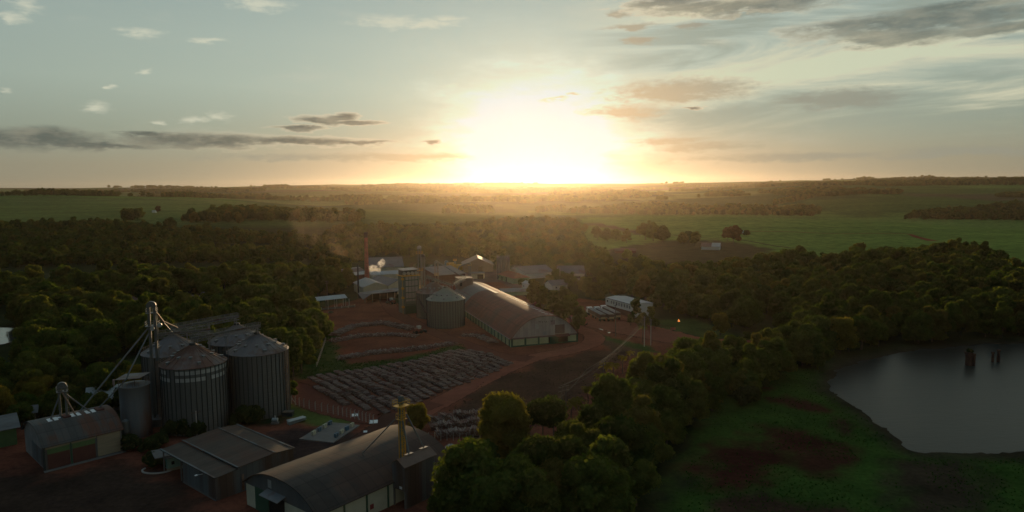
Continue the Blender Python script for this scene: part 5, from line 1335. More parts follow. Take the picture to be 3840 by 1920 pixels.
t = thing('grain_dryer', 'tall panelled grain dryer tower with green bands and yellow railing', 'grain dryer', (d0.x, d0.y, 0), math.atan2(dd_.y, dd_.x))
zp_ = Hd - 3.2
m = MB(); m.box(0, Ld, 0, Ld * .9, 0, zp_); m.build('wall', GREENSILO, t)
m = MB(); m.box(.9, Ld - .5, -.06, .02, 6, zp_ - .3); m.build('louvre_panel', M('dryer_louvres', (.32, .315, .285), .6, .2, var=.2, scale=1), t)
for z in np.linspace(4.2, zp_ - 2.2, 5):
    m = MB(); m.box(.8, Ld - .3, -.16, -.04, z, z + .32); m.build('green_band', GREENP, t)
for x in np.linspace(.9, Ld - .5, 5):
    m = MB(); m.box(x - .06, x + .06, -.14, -.04, 6, zp_ - .2); m.build('mullion_strip', DARKST, t)
m = MB(); m.box(.6, Ld - .2, -.12, .02, 0, 3.9); m.build('lower_panel', GREENP, t)
m = MB(); m.box(-.8, Ld + .5, -.9, Ld, zp_, zp_ + .18); m.build('platform', YELLOW, t)
m = MB(); m.box(.1, Ld - .1, 1.4, Ld * .85, zp_ + .2, Hd - .5); m.build('fan_room', DARKST, t)
m = MB(); m.slab([(-.3, -.5, Hd - .3), (Ld + .2, -.5, Hd - .1), (Ld + .2, Ld * .95, Hd + .1), (-.3, Ld * .95, Hd - .1)], .3); m.build('roof', GALVL, t)
for k in range(4):
    m = MB(); x = .9 + k * (Ld - 1.8) / 3; m.tube((x, .2, zp_ + 1.2), (x, 1.3, zp_ + 1.2), .75, 14); m.build('fan', PALEST, t)
for yy in (-.85,):
    m = MB()
    for z in (.6, 1.1): m.bar((-.75, yy, zp_ + z), (Ld + .45, yy, zp_ + z), .07)
    for x in np.linspace(-.75, Ld + .45, 7): m.bar((x, yy, zp_), (x, yy, zp_ + 1.1), .07)
    m.build('railing', YELLOW, t)
m = MB()
for s_ in (-.5,):
    m.bar((s_, -.2, 0), (s_, -.2, zp_), .1); m.bar((s_, .5, 0), (s_, .5, zp_), .1)
for z in np.arange(3, zp_, 4.5): m.box(-.9, .05, -.5, .9, z, z + .9)
m.build('yellow_ladder', YELLOW, t)
def tower_px(px, py_top, Y, label, **kw):
    b = px_y(px, Y, 0); H = at_y(px, py_top, Y).z
    return leg_tower(label, b.x, b.y, H, **kw), b, H
T1, b1, H1 = tower_px(1577, 921, d0.y + 12, 'tallest yellow-platformed elevator tower behind the grain dryer', w=.6, gap=1.2, mat=GALVL, headm=PALEST, plat=[(28, 1.5), (19.6, 1.4), (11, 1.3), (4.5, 1.3)], lattice=(1.0, 17, STEEL), platm=YELLOW)
T2, b2_, H2 = tower_px(1590, 953, d0.y + 16, 'darker square-headed elevator tower just right of the tallest one', w=.6, gap=1.0, mat=STEEL, headm=DARKST, plat=[(24.2, 1.5)], platm=DARKST)
T3, b3_, H3 = tower_px(1639, 977, d0.y + 40, 'elevator tower with a long bright spout sloping down to the right', w=.5, gap=1.5, mat=RUSTY, headm=GALVL, plat=[(H2 * .5, 1.2)], platm=YELLOW)
spout(T3, 'spout', [at_y(1644, 983, b3_.y), at_y(1712, 1026, b3_.y + 2), at_y(1745, 1037, b3_.y + 4)], .3, GALVL)
T4, b4_, H4 = tower_px(1707, 980, 470, 'thin yellow elevator leg beside the yellow store', w=.4, gap=.8, mat=YELLOW, headm=GALVL, plat=[(11, 1.1)], platm=YELLOW)
T5, b5_, H5 = tower_px(1762, 985, 440, 'elevator leg with a curved spout before the brown gabled hall', w=.5, gap=.9, mat=STEEL, headm=GALVL, plat=[(11, 1.1)], platm=YELLOW)
spout(T5, 'spout', [at_y(1758, 986, 440), at_y(1735, 993, 440), at_y(1722, 1000, 441), at_y(1718, 1013, 441)], .35, GALVL)
pm = Vector((c3_.x, c3_.y, a3_ + 1.2)); p2 = Vector((c2_.x, c2_.y, a2 + .9))
top3 = at_y(1600, 1037, c3_.y + 6); jn = at_y(1694, 1069, c2_.y + 14)
gantry('railed conveyor gantry over the two middle silos, sloping down to the right', top3, jn, [(.05, top3.z * .98), (.98, jn.z * .95)], railm=RUSTY)
gantry('dark conveyor gantry rising from the middle silos to the box on the long warehouse', jn + Vector((.8, .5, .2)), at_y(1742, 1044, c2_.y + 45), [], railm=DARKST)
t = thing('conveyor_pipe', 'bright steel pipe lying down the right edge of the grey-green silo roof', 'pipe', (c2_.x, c2_.y, a2))
m = MB(); m.tube((.6, -.3, .5), (R2 + .5, -1.4, e2 - a2 + .7), .24, 10); m.tube((R2 + .5, -1.4, e2 - a2 + .7), (R2 + .6, -1.5, e2 - a2 - .8), .24, 10); m.build('tube', GALVL, t)
t = thing('inclined_pipe', 'dark inclined pipe down the side of the hidden middle silo', 'pipe', (c3_.x, c3_.y, 0))
pa, pb = at_y(1563, 1110, c3_.y - 9), at_y(1598, 1172, c3_.y - 12)
m = MB(); m.tube(pa - t.location, pb - t.location, .45, 8); m.build('tube', DARKST, t)
kx = at_y(1744, 1060, A3.y + L3 * .93)
t = thing('conveyor_box', 'brown sheet-metal box on the far end of the long warehouse ridge', 'building', (kx.x, kx.y, 9.0), math.atan2(u3.y, u3.x))
m = MB(); m.box(-2.5, 4, -3.5, 4.2, 0, 5.4); m.build('wall', M('brown_sheet_box', (.20, .15, .125), .75, .1), t)
m = MB(); m.slab([(-2.8, -3.8, 5.5), (4.3, -3.8, 5.5), (4.3, 4.5, 5.8), (-2.8, 4.5, 5.8)], .12); m.build('roof', ROOFG, t)
m = MB(); m.box(-2.56, -2.46, 2.2, 3.4, 1.6, 4.6); m.build('hatch', DARK, t)

shed('factory_hall', 'wide low brown-roofed hall behind the two middle silos', (1640, 1066), (1745, 1058), 46, 5.5, 8.5, M('mauve_roof_sheets', (.19, .155, .14), .75, .05), REDB, over=.6)
shed('gabled_hall', 'brown gabled hall with pale roof edge at the back of the works', (1737, 1022), (1850, 1020), 26, 5.0, 10.0, M('brown_hall_roof', (.17, .125, .10), .7, .1), M('brown_hall_walls', (.30, .23, .16), .8), ridge='y', over=.8, doors=[(11, 14, 4)])
shed('yellow_store', 'bright yellow boxy store beside the thin elevator leg', (1683, 1008), (1706, 1007), 5, 4.0, 4.3, YELLOW, YELLOW, over=.05)
shed('yellow_store', 'longer lower yellow store right of the bright boxy one', (1711, 1014), (1746, 1013), 6, 3.6, 3.9, YELLOW, M('ochre_paint', (.42, .27, .05), .8), over=.05)
bt = ground(1674, 995); t = thing('blue_tank', 'small blue-grey tank left of the yellow store', 'tank', bt)
m = MB(); m.lathe(0, 0, [(1.5, 0), (1.5, 3.2), (.3, 3.8)], 20, False, True); m.build('shell', BLUEP, t, True)
m = MB(); m.lathe(0, 0, [(.3, 3.75), (.3, 4.1)], 10, False, True); m.build('hatch', DARKST, t)
shed('low_shed', 'low open-fronted grey shed before the brown gabled hall', (1768, 1046), (1815, 1046), 8, 3.6, 4.2, ROOFG, CREAM, over=.4, doors=[(4, 8, 3)])
sb = at_y(1868, 1040, 455)
t = thing('silo_bank', 'bank of slim pale silos standing in a close row near the red-roofed office', 'silo bank', (sb.x, sb.y, 0)); Hb = at_y(1884, 965, sb.y).z
for k in range(5):
    m = MB(); m.lathe(k * 1.72, 0, [(.84, 0), (.84, Hb)], 20); m.lathe(k * 1.72, 0, [(.88, Hb), (.25, Hb + .7)], 20, True, True); c = m.build('silo_tube', GALVL, t)
    r = MB()
    for a in np.linspace(0, 6.28, 7)[:-1]: r.bar((k * 1.72 + .84 * math.cos(a), .84 * math.sin(a), Hb), (k * 1.72 + .84 * math.cos(a), .84 * math.sin(a), Hb + 1), .07)
    r.lathe(k * 1.72, 0, [(.84, Hb + .9), (.84, Hb + 1.0)], 12); r.build('railing', PALEST, c)
sb = at_y(1933, 1030, 470); Hb = at_y(1933, 1006, sb.y).z
t = thing('short_silo', 'short pale silo with conical top beside the slim silo bank', 'silo', (sb.x, sb.y, 0))
m = MB(); m.lathe(0, 0, [(2.9, 0), (2.9, Hb)], 28); m.build('wall', M('warm_pale_steel', (.40, .33, .27), .6, .2), t)
m = MB(); m.lathe(0, 0, [(3.0, Hb), (.4, Hb + 1.4)], 28, False, True); m.build('roof', GALVL, t)
m = MB()
for a in np.linspace(0, 6.28, 9)[:-1]: m.bar((2.95 * math.cos(a), 2.95 * math.sin(a), Hb - .2), (2.95 * math.cos(a), 2.95 * math.sin(a), Hb + 1), .1)
m.build('railing', PALEST, t)
o1, o2, o3 = at_z(1866, 1047), at_z(1928, 1065), at_z(1976, 1059)
shed('office_building', 'red hip-roofed office with pale green walls beside the paved yard', o1, o2, (o3 - o2).length, 3.5, 6.2, REDTILE, PGREEN, over=.8, hip=True, wins=[(1.5, 2.6, .8, 2.4), (3.6, 4.6, .8, 2.4), (10, 11, .6, 2.6)], doors=[(5.6, 6.6, 2.6), (7.4, 8.4, 2.6), (13.2, 15, 3)])
shed('long_shed', 'long grey shed nearest the red-roofed office', (1972, 1048), (2078, 1040), 24, 3.6, 7.2, ROOFG, WHITEP, over=.5)
shed('long_shed', 'grey shed with white end wall behind the tall trees', (2096, 1053), (2193, 1052), 22, 4.6, 8.4, ROOFG, WHITEP, over=.5, wins=[(10, 14, 1.4, 2.8), (16, 19, 1.4, 2.8)])
shed('low_shed', 'low pale grey flat-roofed shed beside the long warehouse', (1884, 1110), (1984, 1107), 14, 2.0, 2.6, ROOFG, PGREEN, over=.4)
shed('white_cabin', 'small white cabin before the red-roofed office', (1958, 1083), (1983, 1088), 5, 3.4, 4.6, ROOFW, WHITEP, over=.3, wins=[(1.2, 2, 1, 2.2)])
shed('bungalow', 'grey-roofed bungalow among the tall trees', (2072, 1090), (2128, 1087), 10, 3.2, 5.4, ROOFG, WHITEP, over=.6, wins=[(2, 3, 1, 2.2), (5, 6, 1, 2.2)])
w1, w2, w3 = at_z(2271, 1162), at_z(2371, 1192), at_z(2426, 1174)
Lw = (w2 - w1).length; zt = at_y(2271, 1116, w1.y).z
print('WHITE BLOCK', Lw, (w3 - w2).length, zt)
wb = shed('office_block', 'long white block with a row of dark windows above a dark red band', w1, w2, (w3 - w2).length * .75, zt, zt + .5, ROOFW, WHITEP, over=.25, wins=[(1.2, 2.3, zt - 1.9, zt - .9)] + [(Lw * (.21 + .098 * k), Lw * (.21 + .098 * k) + .75, zt - 2.2, zt - .75) for k in range(8)], endwin=[(1.5, 2.3, zt - 2.2, zt - .8), (3.2, 4.0, zt - 2.2, zt - .8)])
m = MB(); m.box(-.05, Lw + .05, -.1, .0, -.3, zt * .42); m.box(-.05, Lw + .05, -.25, -.1, zt * .40, zt * .45); m.build('dark_red_band', REDB, wb)  # dark red band along the front, below the windows
m = MB(); m.box(-.3, Lw + .3, -.3, -.1, zt - .12, zt + .1); m.build('eave_trim', DARKST, wb)
shed('farmhouse', 'white-walled farmhouse, roof half white and half brown, among the fields', (2630, 936), (2698, 938), 11, 3.0, 6.0, M('brown_farm_roof', (.2, .12, .09), .8), WHITEP, over=.6)
fh = bpy.data.objects['farmhouse']; Lf = fh['_L']
m = MB(); m.slab([(Lf * .55, -.65, 2.85), (Lf + .65, -.65, 2.85), (Lf + .65, 5.5, 6.2), (Lf * .55, 5.5, 6.2)], .04); m.build('white_roof_half', ROOFW, fh)
shed('farm_shed', 'low brown shed under the trees left of the farm', (2310, 950), (2385, 950), 9, 2.4, 4.0, ROOFB, REDB, over=.5)
shed('field_shed', 'tiny pale blue shed beside the red field track', (2776, 878), (2790, 878), 4, 3.2, 4.0, M('pale_blue_sheets', (.35, .5, .52), .7), M('pale_blue_paint', (.35, .5, .5), .8), over=.2)
shed('field_shed', 'tiny white shed by the single tree on the far left field', (570, 798), (582, 798), 6, 3.0, 4.0, ROOFW, WHITEP, over=.3)
for A_, B_, lb_, wl_, rf_ in [((465, 1172), (525, 1170), 'low house with a brown hip roof, leftmost of the four in the wood', M('ochre_house_wall', (.42, .22, .12), .85), M('brown_house_roof', (.17, .10, .08), .85)), ((668, 1156), (712, 1154), 'house with pale green walls in the wood, second from the left', PGREEN, M('grey_brown_house_roof', (.15, .12, .10), .85)), ((750, 1152), (790, 1150), 'small white-walled house in the wood', WHITEP, TILE), ((828, 1140), (880, 1138), 'red-roofed house in the wood, rightmost of the four', CREAM, REDTILE)]:
    shed('woodland_house', lb_, A_, B_, 8, 4.4, 7.2, rf_, wl_, over=.7, hip=True, wins=[(1.4, 2.4, 1.2, 2.4)], doors=[(4, 5, 2.2)], cat='house')
# ------------------------------------------------------------------ log piles
def log_pile(label, p0, p1, width=2.2, height=1.5, seed=0, group=None, messy=0.0, mats=None, taper=True, dens=1.0):
    """one stacked row: logs lie across the row, layer on layer"""
    r = random.Random(seed); p0, p1 = Vector((p0[0], p0[1], 0)), Vector((p1[0], p1[1], 0)); d = p1 - p0; L = d.length
    t = thing('log_pile', label, 'log pile', p0, math.atan2(d.y, d.x), group)
    core = MB(); n = max(4, int(L / 2.2)); prof = []
    for i in range(n + 1):
        x = L * i / n; hh = height * (.5 + .42 * r.random()) * (min(1, .35 + 1.6 * min(i, n - i) / n) if taper else 1); ww = width * .5 * (.8 + .15 * r.random())
        off = r.uniform(-.25, .25)
        prof.append([(x, off - ww, -.05), (x, off - ww * .75, hh * .7), (x, off, hh * .92), (x, off + ww * .75, hh * .7), (x, off + ww, -.05)])
    for a, b in zip(prof, prof[1:]):
        core.add(a + b, [(0, 1, 6, 5), (1, 2, 7, 6), (2, 3, 8, 7), (3, 4, 9, 8)])
    core.f.append([0, 1, 2, 3, 4]); core.m.append(0)
    core.f.append([len(core.v) - 1 - i for i in range(5)]); core.m.append(0)
    core.build('stack_core', WOODR, t)
    m = MB()
    x = 0.0
    while x < L:
        i = min(n - 1, int(x / L * n)); hh = max(q[2] for q in prof[i]) * 1.06; off = prof[i][2][1]
        # a column of logs shows on top and on the near end faces
        for k in range(3):
            rad = r.uniform(.08, .16); y0 = off - width * .5 + r.uniform(-.2, .25); y1 = off + width * .5 + r.uniform(-.25, .2)
            z = hh * r.uniform(.82, 1.08) if k == 0 else hh * r.uniform(.25, .8)
            a = r.uniform(-.12, .12) + messy * r.uniform(-.8, .8); yc = (y0 + y1) / 2; hl = (y1 - y0) / 2 * (1 if k == 0 else 1.1)
            dx, dy = math.sin(a) * hl, math.cos(a) * hl; tilt = messy * r.uniform(-.18, .2)
            m.mi = 0 if r.random() < .6 else 1
            m.tube((x - dx, yc - dy, max(.1, z - tilt)), (x + dx, yc + dy, max(.1, z + tilt)), rad, 5)
        x += r.uniform(.17, .3) / dens
    m.build('logs', [WOOD, WOODR], t)
    return t
# the big field of parallel rows
FIELD_P = gpoly([(1152, 1422), (1240, 1402), (1400, 1385), (1560, 1352), (1700, 1318), (1800, 1318), (1935, 1362), (1850, 1400), (1740, 1440), (1640, 1482), (1560, 1528), (1470, 1558), (1400, 1545), (1290, 1520), (1210, 1482)])
pa, pb = at_z(1170, 1425), at_z(1300, 1500); dr = Vector((pb.x - pa.x, pb.y - pa.y)).normalized(); nr = Vector((-dr.y, dr.x))
offs = [Vector(p).dot(nr) for p in FIELD_P]; k = 0; o = min(offs) + 1.2
while o < max(offs) - .5:
    ts = np.linspace(-400, 400, 3200); X = nr.x * o + dr.x * ts; Y = nr.y * o + dr.y * ts
    ins = inside(FIELD_P, X, Y); w = np.nonzero(ins)[0]
    if len(w) > 12:
        a, b = ts[w[0]] + rng.uniform(-.8, .8), ts[w[-1]] + rng.uniform(-.8, .8); brk = rng.uniform(.35, .65)
        segs = [(a, b)] if b - a < 14 or rng.random() < .72 else [(a, a + (b - a) * brk - .6), (a + (b - a) * brk + .6, b)]
        for s0, s1 in segs:
            q = rng.uniform(-.2, .2)
            log_pile('long straight row of stacked logs in the big yard of parallel rows', (nr.x * (o + q) + dr.x * s0, nr.y * (o + q) + dr.y * s0), (nr.x * (o - q) + dr.x * s1, nr.y * (o - q) + dr.y * s1), 1.65, rng.uniform(1.4, 1.8), k, 'parallel log rows in the yard', .12)
            k += 1
    o += rng.uniform(2.9, 3.2)
def pile_px(label, pts, width, height, seed, messy=.7, dens=1.0, group=None):
    c = [ground(*p) for p in pts]
    for i, (a, b) in enumerate(zip(c, c[1:])):
        log_pile(label, a, b, width, height, seed + i, group, messy, taper=False, dens=dens)
pile_px('pale heap of loose logs in a long ridge across the upper log yard', [(1272, 1352), (1400, 1330), (1540, 1318), (1702, 1296)], 3.4, 1.6, 300, .9, .9, 'long pale log ridge')
pile_px('loose log ridge farthest up the yard below the open shelter', [(1250, 1262), (1330, 1228), (1440, 1218), (1545, 1240)], 4.5, 1.5, 320, 1.0, .8, 'uppermost log ridges')
pile_px('loose log ridge in the upper yard just behind the pale long ridge', [(1245, 1285), (1350, 1262), (1480, 1258), (1560, 1266)], 4.0, 1.2, 330, 1.0, .7, 'second log ridges')
pile_px('scattered log heap at the grey-green silo foot', [(1735, 1262), (1800, 1262), (1850, 1290)], 4.0, .9, 340, 1.0, .6, 'logs at the silo foot')
for j, pts in enumerate(([(1606, 1590), (1700, 1575), (1830, 1562)], [(1615, 1615), (1720, 1600), (1850, 1592)], [(1640, 1645), (1740, 1632), (1850, 1632)])):
    pile_px(('upper', 'middle', 'lowest')[j] + ' log ridge behind the yellow elevator tower and foreground warehouse', pts, 2.8, 2.0, 360 + 10 * j, .18, 1.0, ('upper', 'middle', 'lowest')[j] + ' ridge behind the foreground warehouse')

# ------------------------------------------------------------------ yard furniture
# fence with leaning braces
pts = [ground(*p) for p in [(1066, 1508), (1140, 1535), (1250, 1556), (1330, 1572), (1400, 1592)]]
t = thing('wire_fence', 'concrete post and wire fence along the grass beside the log yard track', 'fence', pts[0])
W_ = MB(); c = spline(pts, 5)
for i, p in enumerate(c):
    q = p - pts[0]; m = MB(); m.bar((q.x, q.y, -.1), (q.x, q.y, 2.3), .16); m.bar((q.x, q.y, 2.3), (q.x + .3, q.y - .35, 2.65), .12)
    if i in (2, 15): m.bar((q.x + 1.6, q.y - .9, 0), (q.x, q.y, 1.8), .13)
    m.build('post', CONCP, t)
    if i:
        for z in (.4, .9, 1.4, 1.9): W_.bar((q0.x, q0.y, z), (q.x, q.y, z), .02)
    q0 = q
W_.build('wire', STEEL, t)
pts = [ground(*p) for p in [(1188, 1380), (1205, 1330), (1222, 1280)]]
t = thing('wire_fence', 'thin pale fence running up the grass strip left of the log yard', 'fence', pts[0])
W_ = MB()
for i, p in enumerate(spline(pts, 7)):
    q = p - pts[0]; m = MB(); m.bar((q.x, q.y, -.1), (q.x, q.y, 1.7), .13); m.build('post', CONCP, t)
    if i:
        for z in (.6, 1.1, 1.6): W_.bar((q0.x, q0.y, z), (q.x, q.y, z), .03)
    q0 = q
W_.build('wire', STEEL, t)
pts = [ground(*p) for p in [(1608, 1662), (1700, 1662), (1800, 1672)]]
t = thing('wire_fence', 'post and wire fence below the log ridges behind the foreground warehouse', 'fence', pts[0])
W_ = MB()
for i, p in enumerate(spline(pts, 4)):
    q = p - pts[0]; m = MB(); m.bar((q.x, q.y, -.1), (q.x, q.y, 2.0), .13); m.build('post', CONCP, t)
    if i:
        for z in (.6, 1.2, 1.8): W_.bar((q0.x, q0.y, z), (q.x, q.y, z), .02)
    q0 = q
W_.build('wire', STEEL, t)
# old foundation slab with stub piers
f0, f1, f2 = at_z(1185, 1626), at_z(1270, 1650), at_z(1345, 1600)
u = (f2 - f1).normalized(); wl = Vector((-u.y, u.x, 0)); L = (f2 - f1).length; W = abs((f0 - f1).dot(wl)) + 1.5
t = thing('foundation_slab', 'old concrete foundation slab set with rows of stub piers', 'foundation', f1, math.atan2(u.y, u.x))
m = MB(); m.box(-2.5, L + .5, 0, W, -.3, .3); m.build('slab', CONCM, t)
for i in range(4):
    for j in range(2):
        x, y = .4 + i * (L - 2.2) / 3, .9 + j * (W - 3)
        m = MB(); m.box(x, x + .45, y, y + .6, .3, 1.25); m.box(x + .75, x + 1.2, y, y + .6, .3, 1.25); m.box(x, x + 1.2, y + .05, y + .55, .3, .6); m.build('pier', CREAM if (i + j) % 2 else BLUEP, t)
# scrap bundle, valve, covers
p = at_z(1112, 1584); t = thing('scrap_bundle', 'bundle of bent grey roofing sheets lying beside the grass strip', 'scrap metal', p, .7); r = random.Random(4)
m = MB()
for k in range(14): a = r.uniform(-.25, .25); y = r.uniform(-.8, .8); z = r.uniform(.1, 1.0); m.slab([(-2.4, y - .5, z + a), (2.3, y - .4, z - a + .2), (2.2, y + .4, z + r.uniform(-.2, .4)), (-2.2, y + .4, z + r.uniform(-.2, .4))], .05)
m.build('sheets', PALEST, t)
p = at_z(1032, 1588); t = thing('pump_unit', 'small pale pump on a plinth at the foot of the right-hand silo', 'pump', p)
m = MB(); m.box(-.9, .9, -.6, .6, 0, .4); m.build('plinth', CONCM, t)
m = MB(); m.tube((-.7, 0, 1.0), (.7, 0, 1.0), .5, 14); m.tube((0, 0, 1.2), (0, .1, 2.0), .22, 10); m.build('casing', PALEST, t)
p = at_z(1081, 1558); t = thing('sump_box', 'low dark sump box against the right-hand silo', 'box', p); m = MB(); m.box(-1.3, 1.3, -1, 1, 0, 1.1); m.box(-1.4, 1.4, -1.1, 1.1, 1.1, 1.2); m.build('casing', DARKST, t)
for px_, py_, s, lb in ((1400, 1583, 1.2, 'larger white sheet lying on the red track'), (1331, 1558, .9, 'smaller white sheet lying by the fence corner'), (1370, 1620, .5, 'small white scrap on the dark track'), (2105, 1193, .7, 'white sheet in the shade of the tall tree row'), (1290, 1344, .5, 'white scrap at the tip of the long pale log ridge'), (1215, 1183, .6, 'white sheet lying left of the muddy puddle')):
    p = at_z(px_, py_); t = thing('white_sheet', lb, 'sheet', p, .3); m = MB(); m.slab([(-s, -s * .9, .12), (s * .8, -s, .1), (s * 1.05, s * .8, .2), (-s * .8, s, .25)], .06); m.build('panel', WHITEM, t)

# utility line
def upole(px, py, H, label, double=False, arms=2, name='utility_pole', mat=None, group=None):
    p = ground(px, py); t = thing(name, label, 'utility pole', p, rng.uniform(-.1, .1) + .75, group)
    m = MB(); m.tube((0, 0, -.3), (0, 0, H), .2, 8, .13); m.build('pole', mat or POLE, t)
    if double: m = MB(); m.tube((1.5, 0, -.3), (1.5, 0, H * .97), .2, 8, .13); m.build('pole', mat or POLE, t)
    for k in range(arms):
        a = MB(); z = H - .4 - k * 1.0; a.bar((-1.1, 0, z), (2.6 if double else 1.1, 0, z), .16)
        for x in (-1, 0, 1): a.tube((x, 0, z + .05), (x, 0, z + .35), .07, 6)
        a.build('crossarm', POLE, t)
    return t, p
U1, q1 = upole(2106, 1628, 12, 'tall double wooden pole at the near end of the power line', True)
U2, q2 = upole(2076, 1640, 8.5, 'shorter pole left of the tall double pole', arms=1)
U3, q3 = upole(2262, 1480, 10, 'wooden pole half-way along the power line')
U4, q4 = upole(2416, 1300, 11.5, 'tall pale pole left of the pair by the red road', mat=CONCP)
U5, q5 = upole(2440, 1298, 10, 'slim pale pole right of the pair by the red road', arms=1, mat=CONCP)
U6, q6 = upole(2308, 1262, 13, 'single thin pole standing alone on the verge of the red road', arms=1)
U7, q7 = upole(1228, 1130, 11, 'thin pole in the wood edge behind the open shelter', arms=2)
U8, q8 = upole(740, 1646, 6.5, 'short pale pole with one crossarm behind the grey steel shed', arms=1, mat=CONCP)
U9, q9 = upole(2100, 1078, 12, 'slim lamp pole beside the tall trees and bungalow', arms=1, mat=CONCP)
U10, q10 = upole(1790, 1860, 9, 'bare pale pole among the small trees right of the headhouse', arms=1, mat=CONCP)
WIRE = M('weathered_cable', (.12, .11, .095), .8, .0, var=.1, spec=.1)
def wire(label, pts, r=.05, sag=.02, group=None):
    m = MB(); path = []
    for a, b in zip(pts, pts[1:]):
        a, b = Vector(a), Vector(b)
        for i in range(12): f = i / 12; path.append(a.lerp(b, f) - Vector((0, 0, (b - a).length * sag * 4 * f * (1 - f))))
    path.append(Vector(pts[-1])); o = path[0].copy(); m.path([p - o for p in path], r, 5)
    ob = m.build('power_cable', WIRE); ob.location = o; tag(ob, label, 'cable', group)
for k, (dx, dz) in enumerate(((-.9, 0), (0, 0), (.9, 0), (0, -1.2))):
    s = Vector((dx * .7, dx * .7, dz))
    wire('bare power cable strung between the poles along the lake bank', [q1 + Vector((0, 0, 12)) + s, q3 + Vector((0, 0, 10)) + s, q4 + Vector((0, 0, 11.2)) + s],     .022, .02, 'power cables along the bank')
wire('single cable from the shorter pole along the log yard edge', [q2 + Vector((0, 0, 8.3)), ground(2200, 1490) + Vector((0, 0, 8)), q4 + Vector((0, 0, 9))], .045)
# lorries
def lorry(label, rear, front, cabm=WHITEM):
    rear, front = at_z(*rear), at_z(*front); d = front - rear; L = 21.5
    t = thing('trailer_truck', label, 'truck', rear, math.atan2(d.y, d.x), 'trucks parked in the red yard')
    for x0, x1 in ((0, 8.6), (9.1, 17.6)):
        m = MB(); m.box(x0, x1, -1.25, 1.25, 1.25, 3.2); tb_ = m.build('trailer_body', M('dark_trailer_boards', (.12, .075, .06), .8), t)
        m = MB(); m.prism([(-1.3, 3.18), (-1.3, 3.3), (0, 3.62), (1.3, 3.3), (1.3, 3.18)], x0 - .05, x1 + .05); m.build('tarpaulin', M('grey_tarpaulin', (.22, .20, .185), .8), tb_)
        m = MB(); m.box(x0 - .06, x0 + .02, -1.22, 1.22, 1.3, 2.1); m.build('tail_board', BOARD, tb_)
        m = MB(); m.box(x0 + .1, x1 - .1, -.5, .5, .85, 1.24); m.build('chassis', DARKST, tb_)
        m = MB(); m.box(x0, x1, -1.29, -1.25, 1.3, 1.5); m.box(x0, x1, 1.25, 1.29, 1.3, 1.5); m.build('side_rail', GALVL, tb_)
        for x in (x0 + .9, x0 + 2.1, x1 - 1.2):
            for y in (-1.2, .85):
                m = MB(); m.tube((x, y, .52), (x, y + .35, .52), .52, 14); m.build('wheel', SOOT, t)
    m = MB(); P = [(18.3, .7), (18.3, 3.3), (18.9, 3.75), (20.2, 3.55), (20.55, 2.3), (20.7, .7)]
    n = len(P); m.add([(x, -1.2, z) for x, z in P] + [(x, 1.2, z) for x, z in P], [tuple(range(n)), tuple(range(2 * n - 1, n - 1, -1))] + [(i, n + i, n + (i + 1) % n, (i + 1) % n) for i in range(n)])
    cb_ = m.build('cab', cabm, t)
    m = MB(); m.add([(20.33, -1.0, 3.2), (20.33, 1.0, 3.2), (20.6, 1.0, 2.35), (20.6, -1.0, 2.35)], [(0, 1, 2, 3)]); m.box(19.3, 20.1, -1.23, 1.23, 2.3, 3.1); m.build('windscreen', GLASS, cb_)
    m = MB(); m.box(17.2, 20.6, -.9, .9, .6, 1.0); m.build('chassis', DARKST, t)
    for x in (17.9, 19.8):
        for y in (-1.2, .85):
            m = MB(); m.tube((x, y, .52), (x, y + .35, .52), .52, 14); m.build('wheel', SOOT, t)
    return t
lorry('nearest of the three parked grain trucks, two grey-tarped trailers', (2262, 1207), (2194, 1170))
lorry('middle of the three parked grain trucks', (2294, 1206), (2222, 1170))
lorry('farthest of the three parked grain trucks, nearest the white block', (2318, 1200), (2254, 1168))
# tractor under the tall trees
def loader(px, py, label, rz):
    p = at_z(px, py); t = thing('wheel_loader', label, 'loader', p, rz)
    m = MB(); m.box(-1.8, 1.4, -.8, .8, .8, 1.9); m.box(-1.7, -.3, -.75, .75, 1.9, 2.2); m.build('body', M('dull_red_paint', (.20, .06, .04), .6), t)
    m = MB(); m.box(-.3, 1.1, -.7, .7, 1.9, 3.0); m.slab([(-.45, -.8, 3.12), (1.2, -.8, 3.12), (1.2, .8, 3.12), (-.45, .8, 3.12)], .1); m.build('cab', PALEST, t)
    m = MB(); m.bar((1.2, -.6, 1.4), (3.0, -.6, .7), .2); m.bar((1.2, .6, 1.4), (3.0, .6, .7), .2); m.prism([(-1.2, .2), (-1.2, 1.1), (1.2, 1.1), (1.2, .2)], 3.0, 3.5); m.build('bucket', DARKST, t)
    for x in (-1.2, 1.0):
        for y in (-1.1, .7):
            m = MB(); m.tube((x, y, .7), (x, y + .4, .7), .7, 14); m.build('wheel', SOOT, t)
loader(2186, 1218, 'small loader with pale cab under the end tree of the tall row', 2.2)
loader(1568, 1250, 'small loader at the foot of the two middle silos', .6)
loader(1470, 1140, 'small loader in the shade of the open canopy', 2.5)
p = at_z(2310, 1172); t = thing('flood_lamp', 'low white twin lamp on a stand beside the trucks', 'lamp', p)
m = MB(); m.bar((0, 0, 0), (0, 0, 3.0), .12); m.bar((-.7, 0, 3), (.7, 0, 3), .1); m.build('stand', DARKST, t)
for x in (-.7, .7): m = MB(); m.lathe(x, 0, [(.1, 3.6), (.35, 3.1), (.3, 3.0)], 10, True, True); m.build('lamp_head', WHITEM, t)
p = at_z(2524, 1246); t = thing('road_sign', 'small faded red board on two posts on the mown lawn', 'sign', p)
m = MB(); m.bar((-.8, 0, 0), (-.8, 0, 1.3), .1); m.bar((.8, 0, 0), (.8, 0, 1.3), .1); m.build('post', POLE, t)
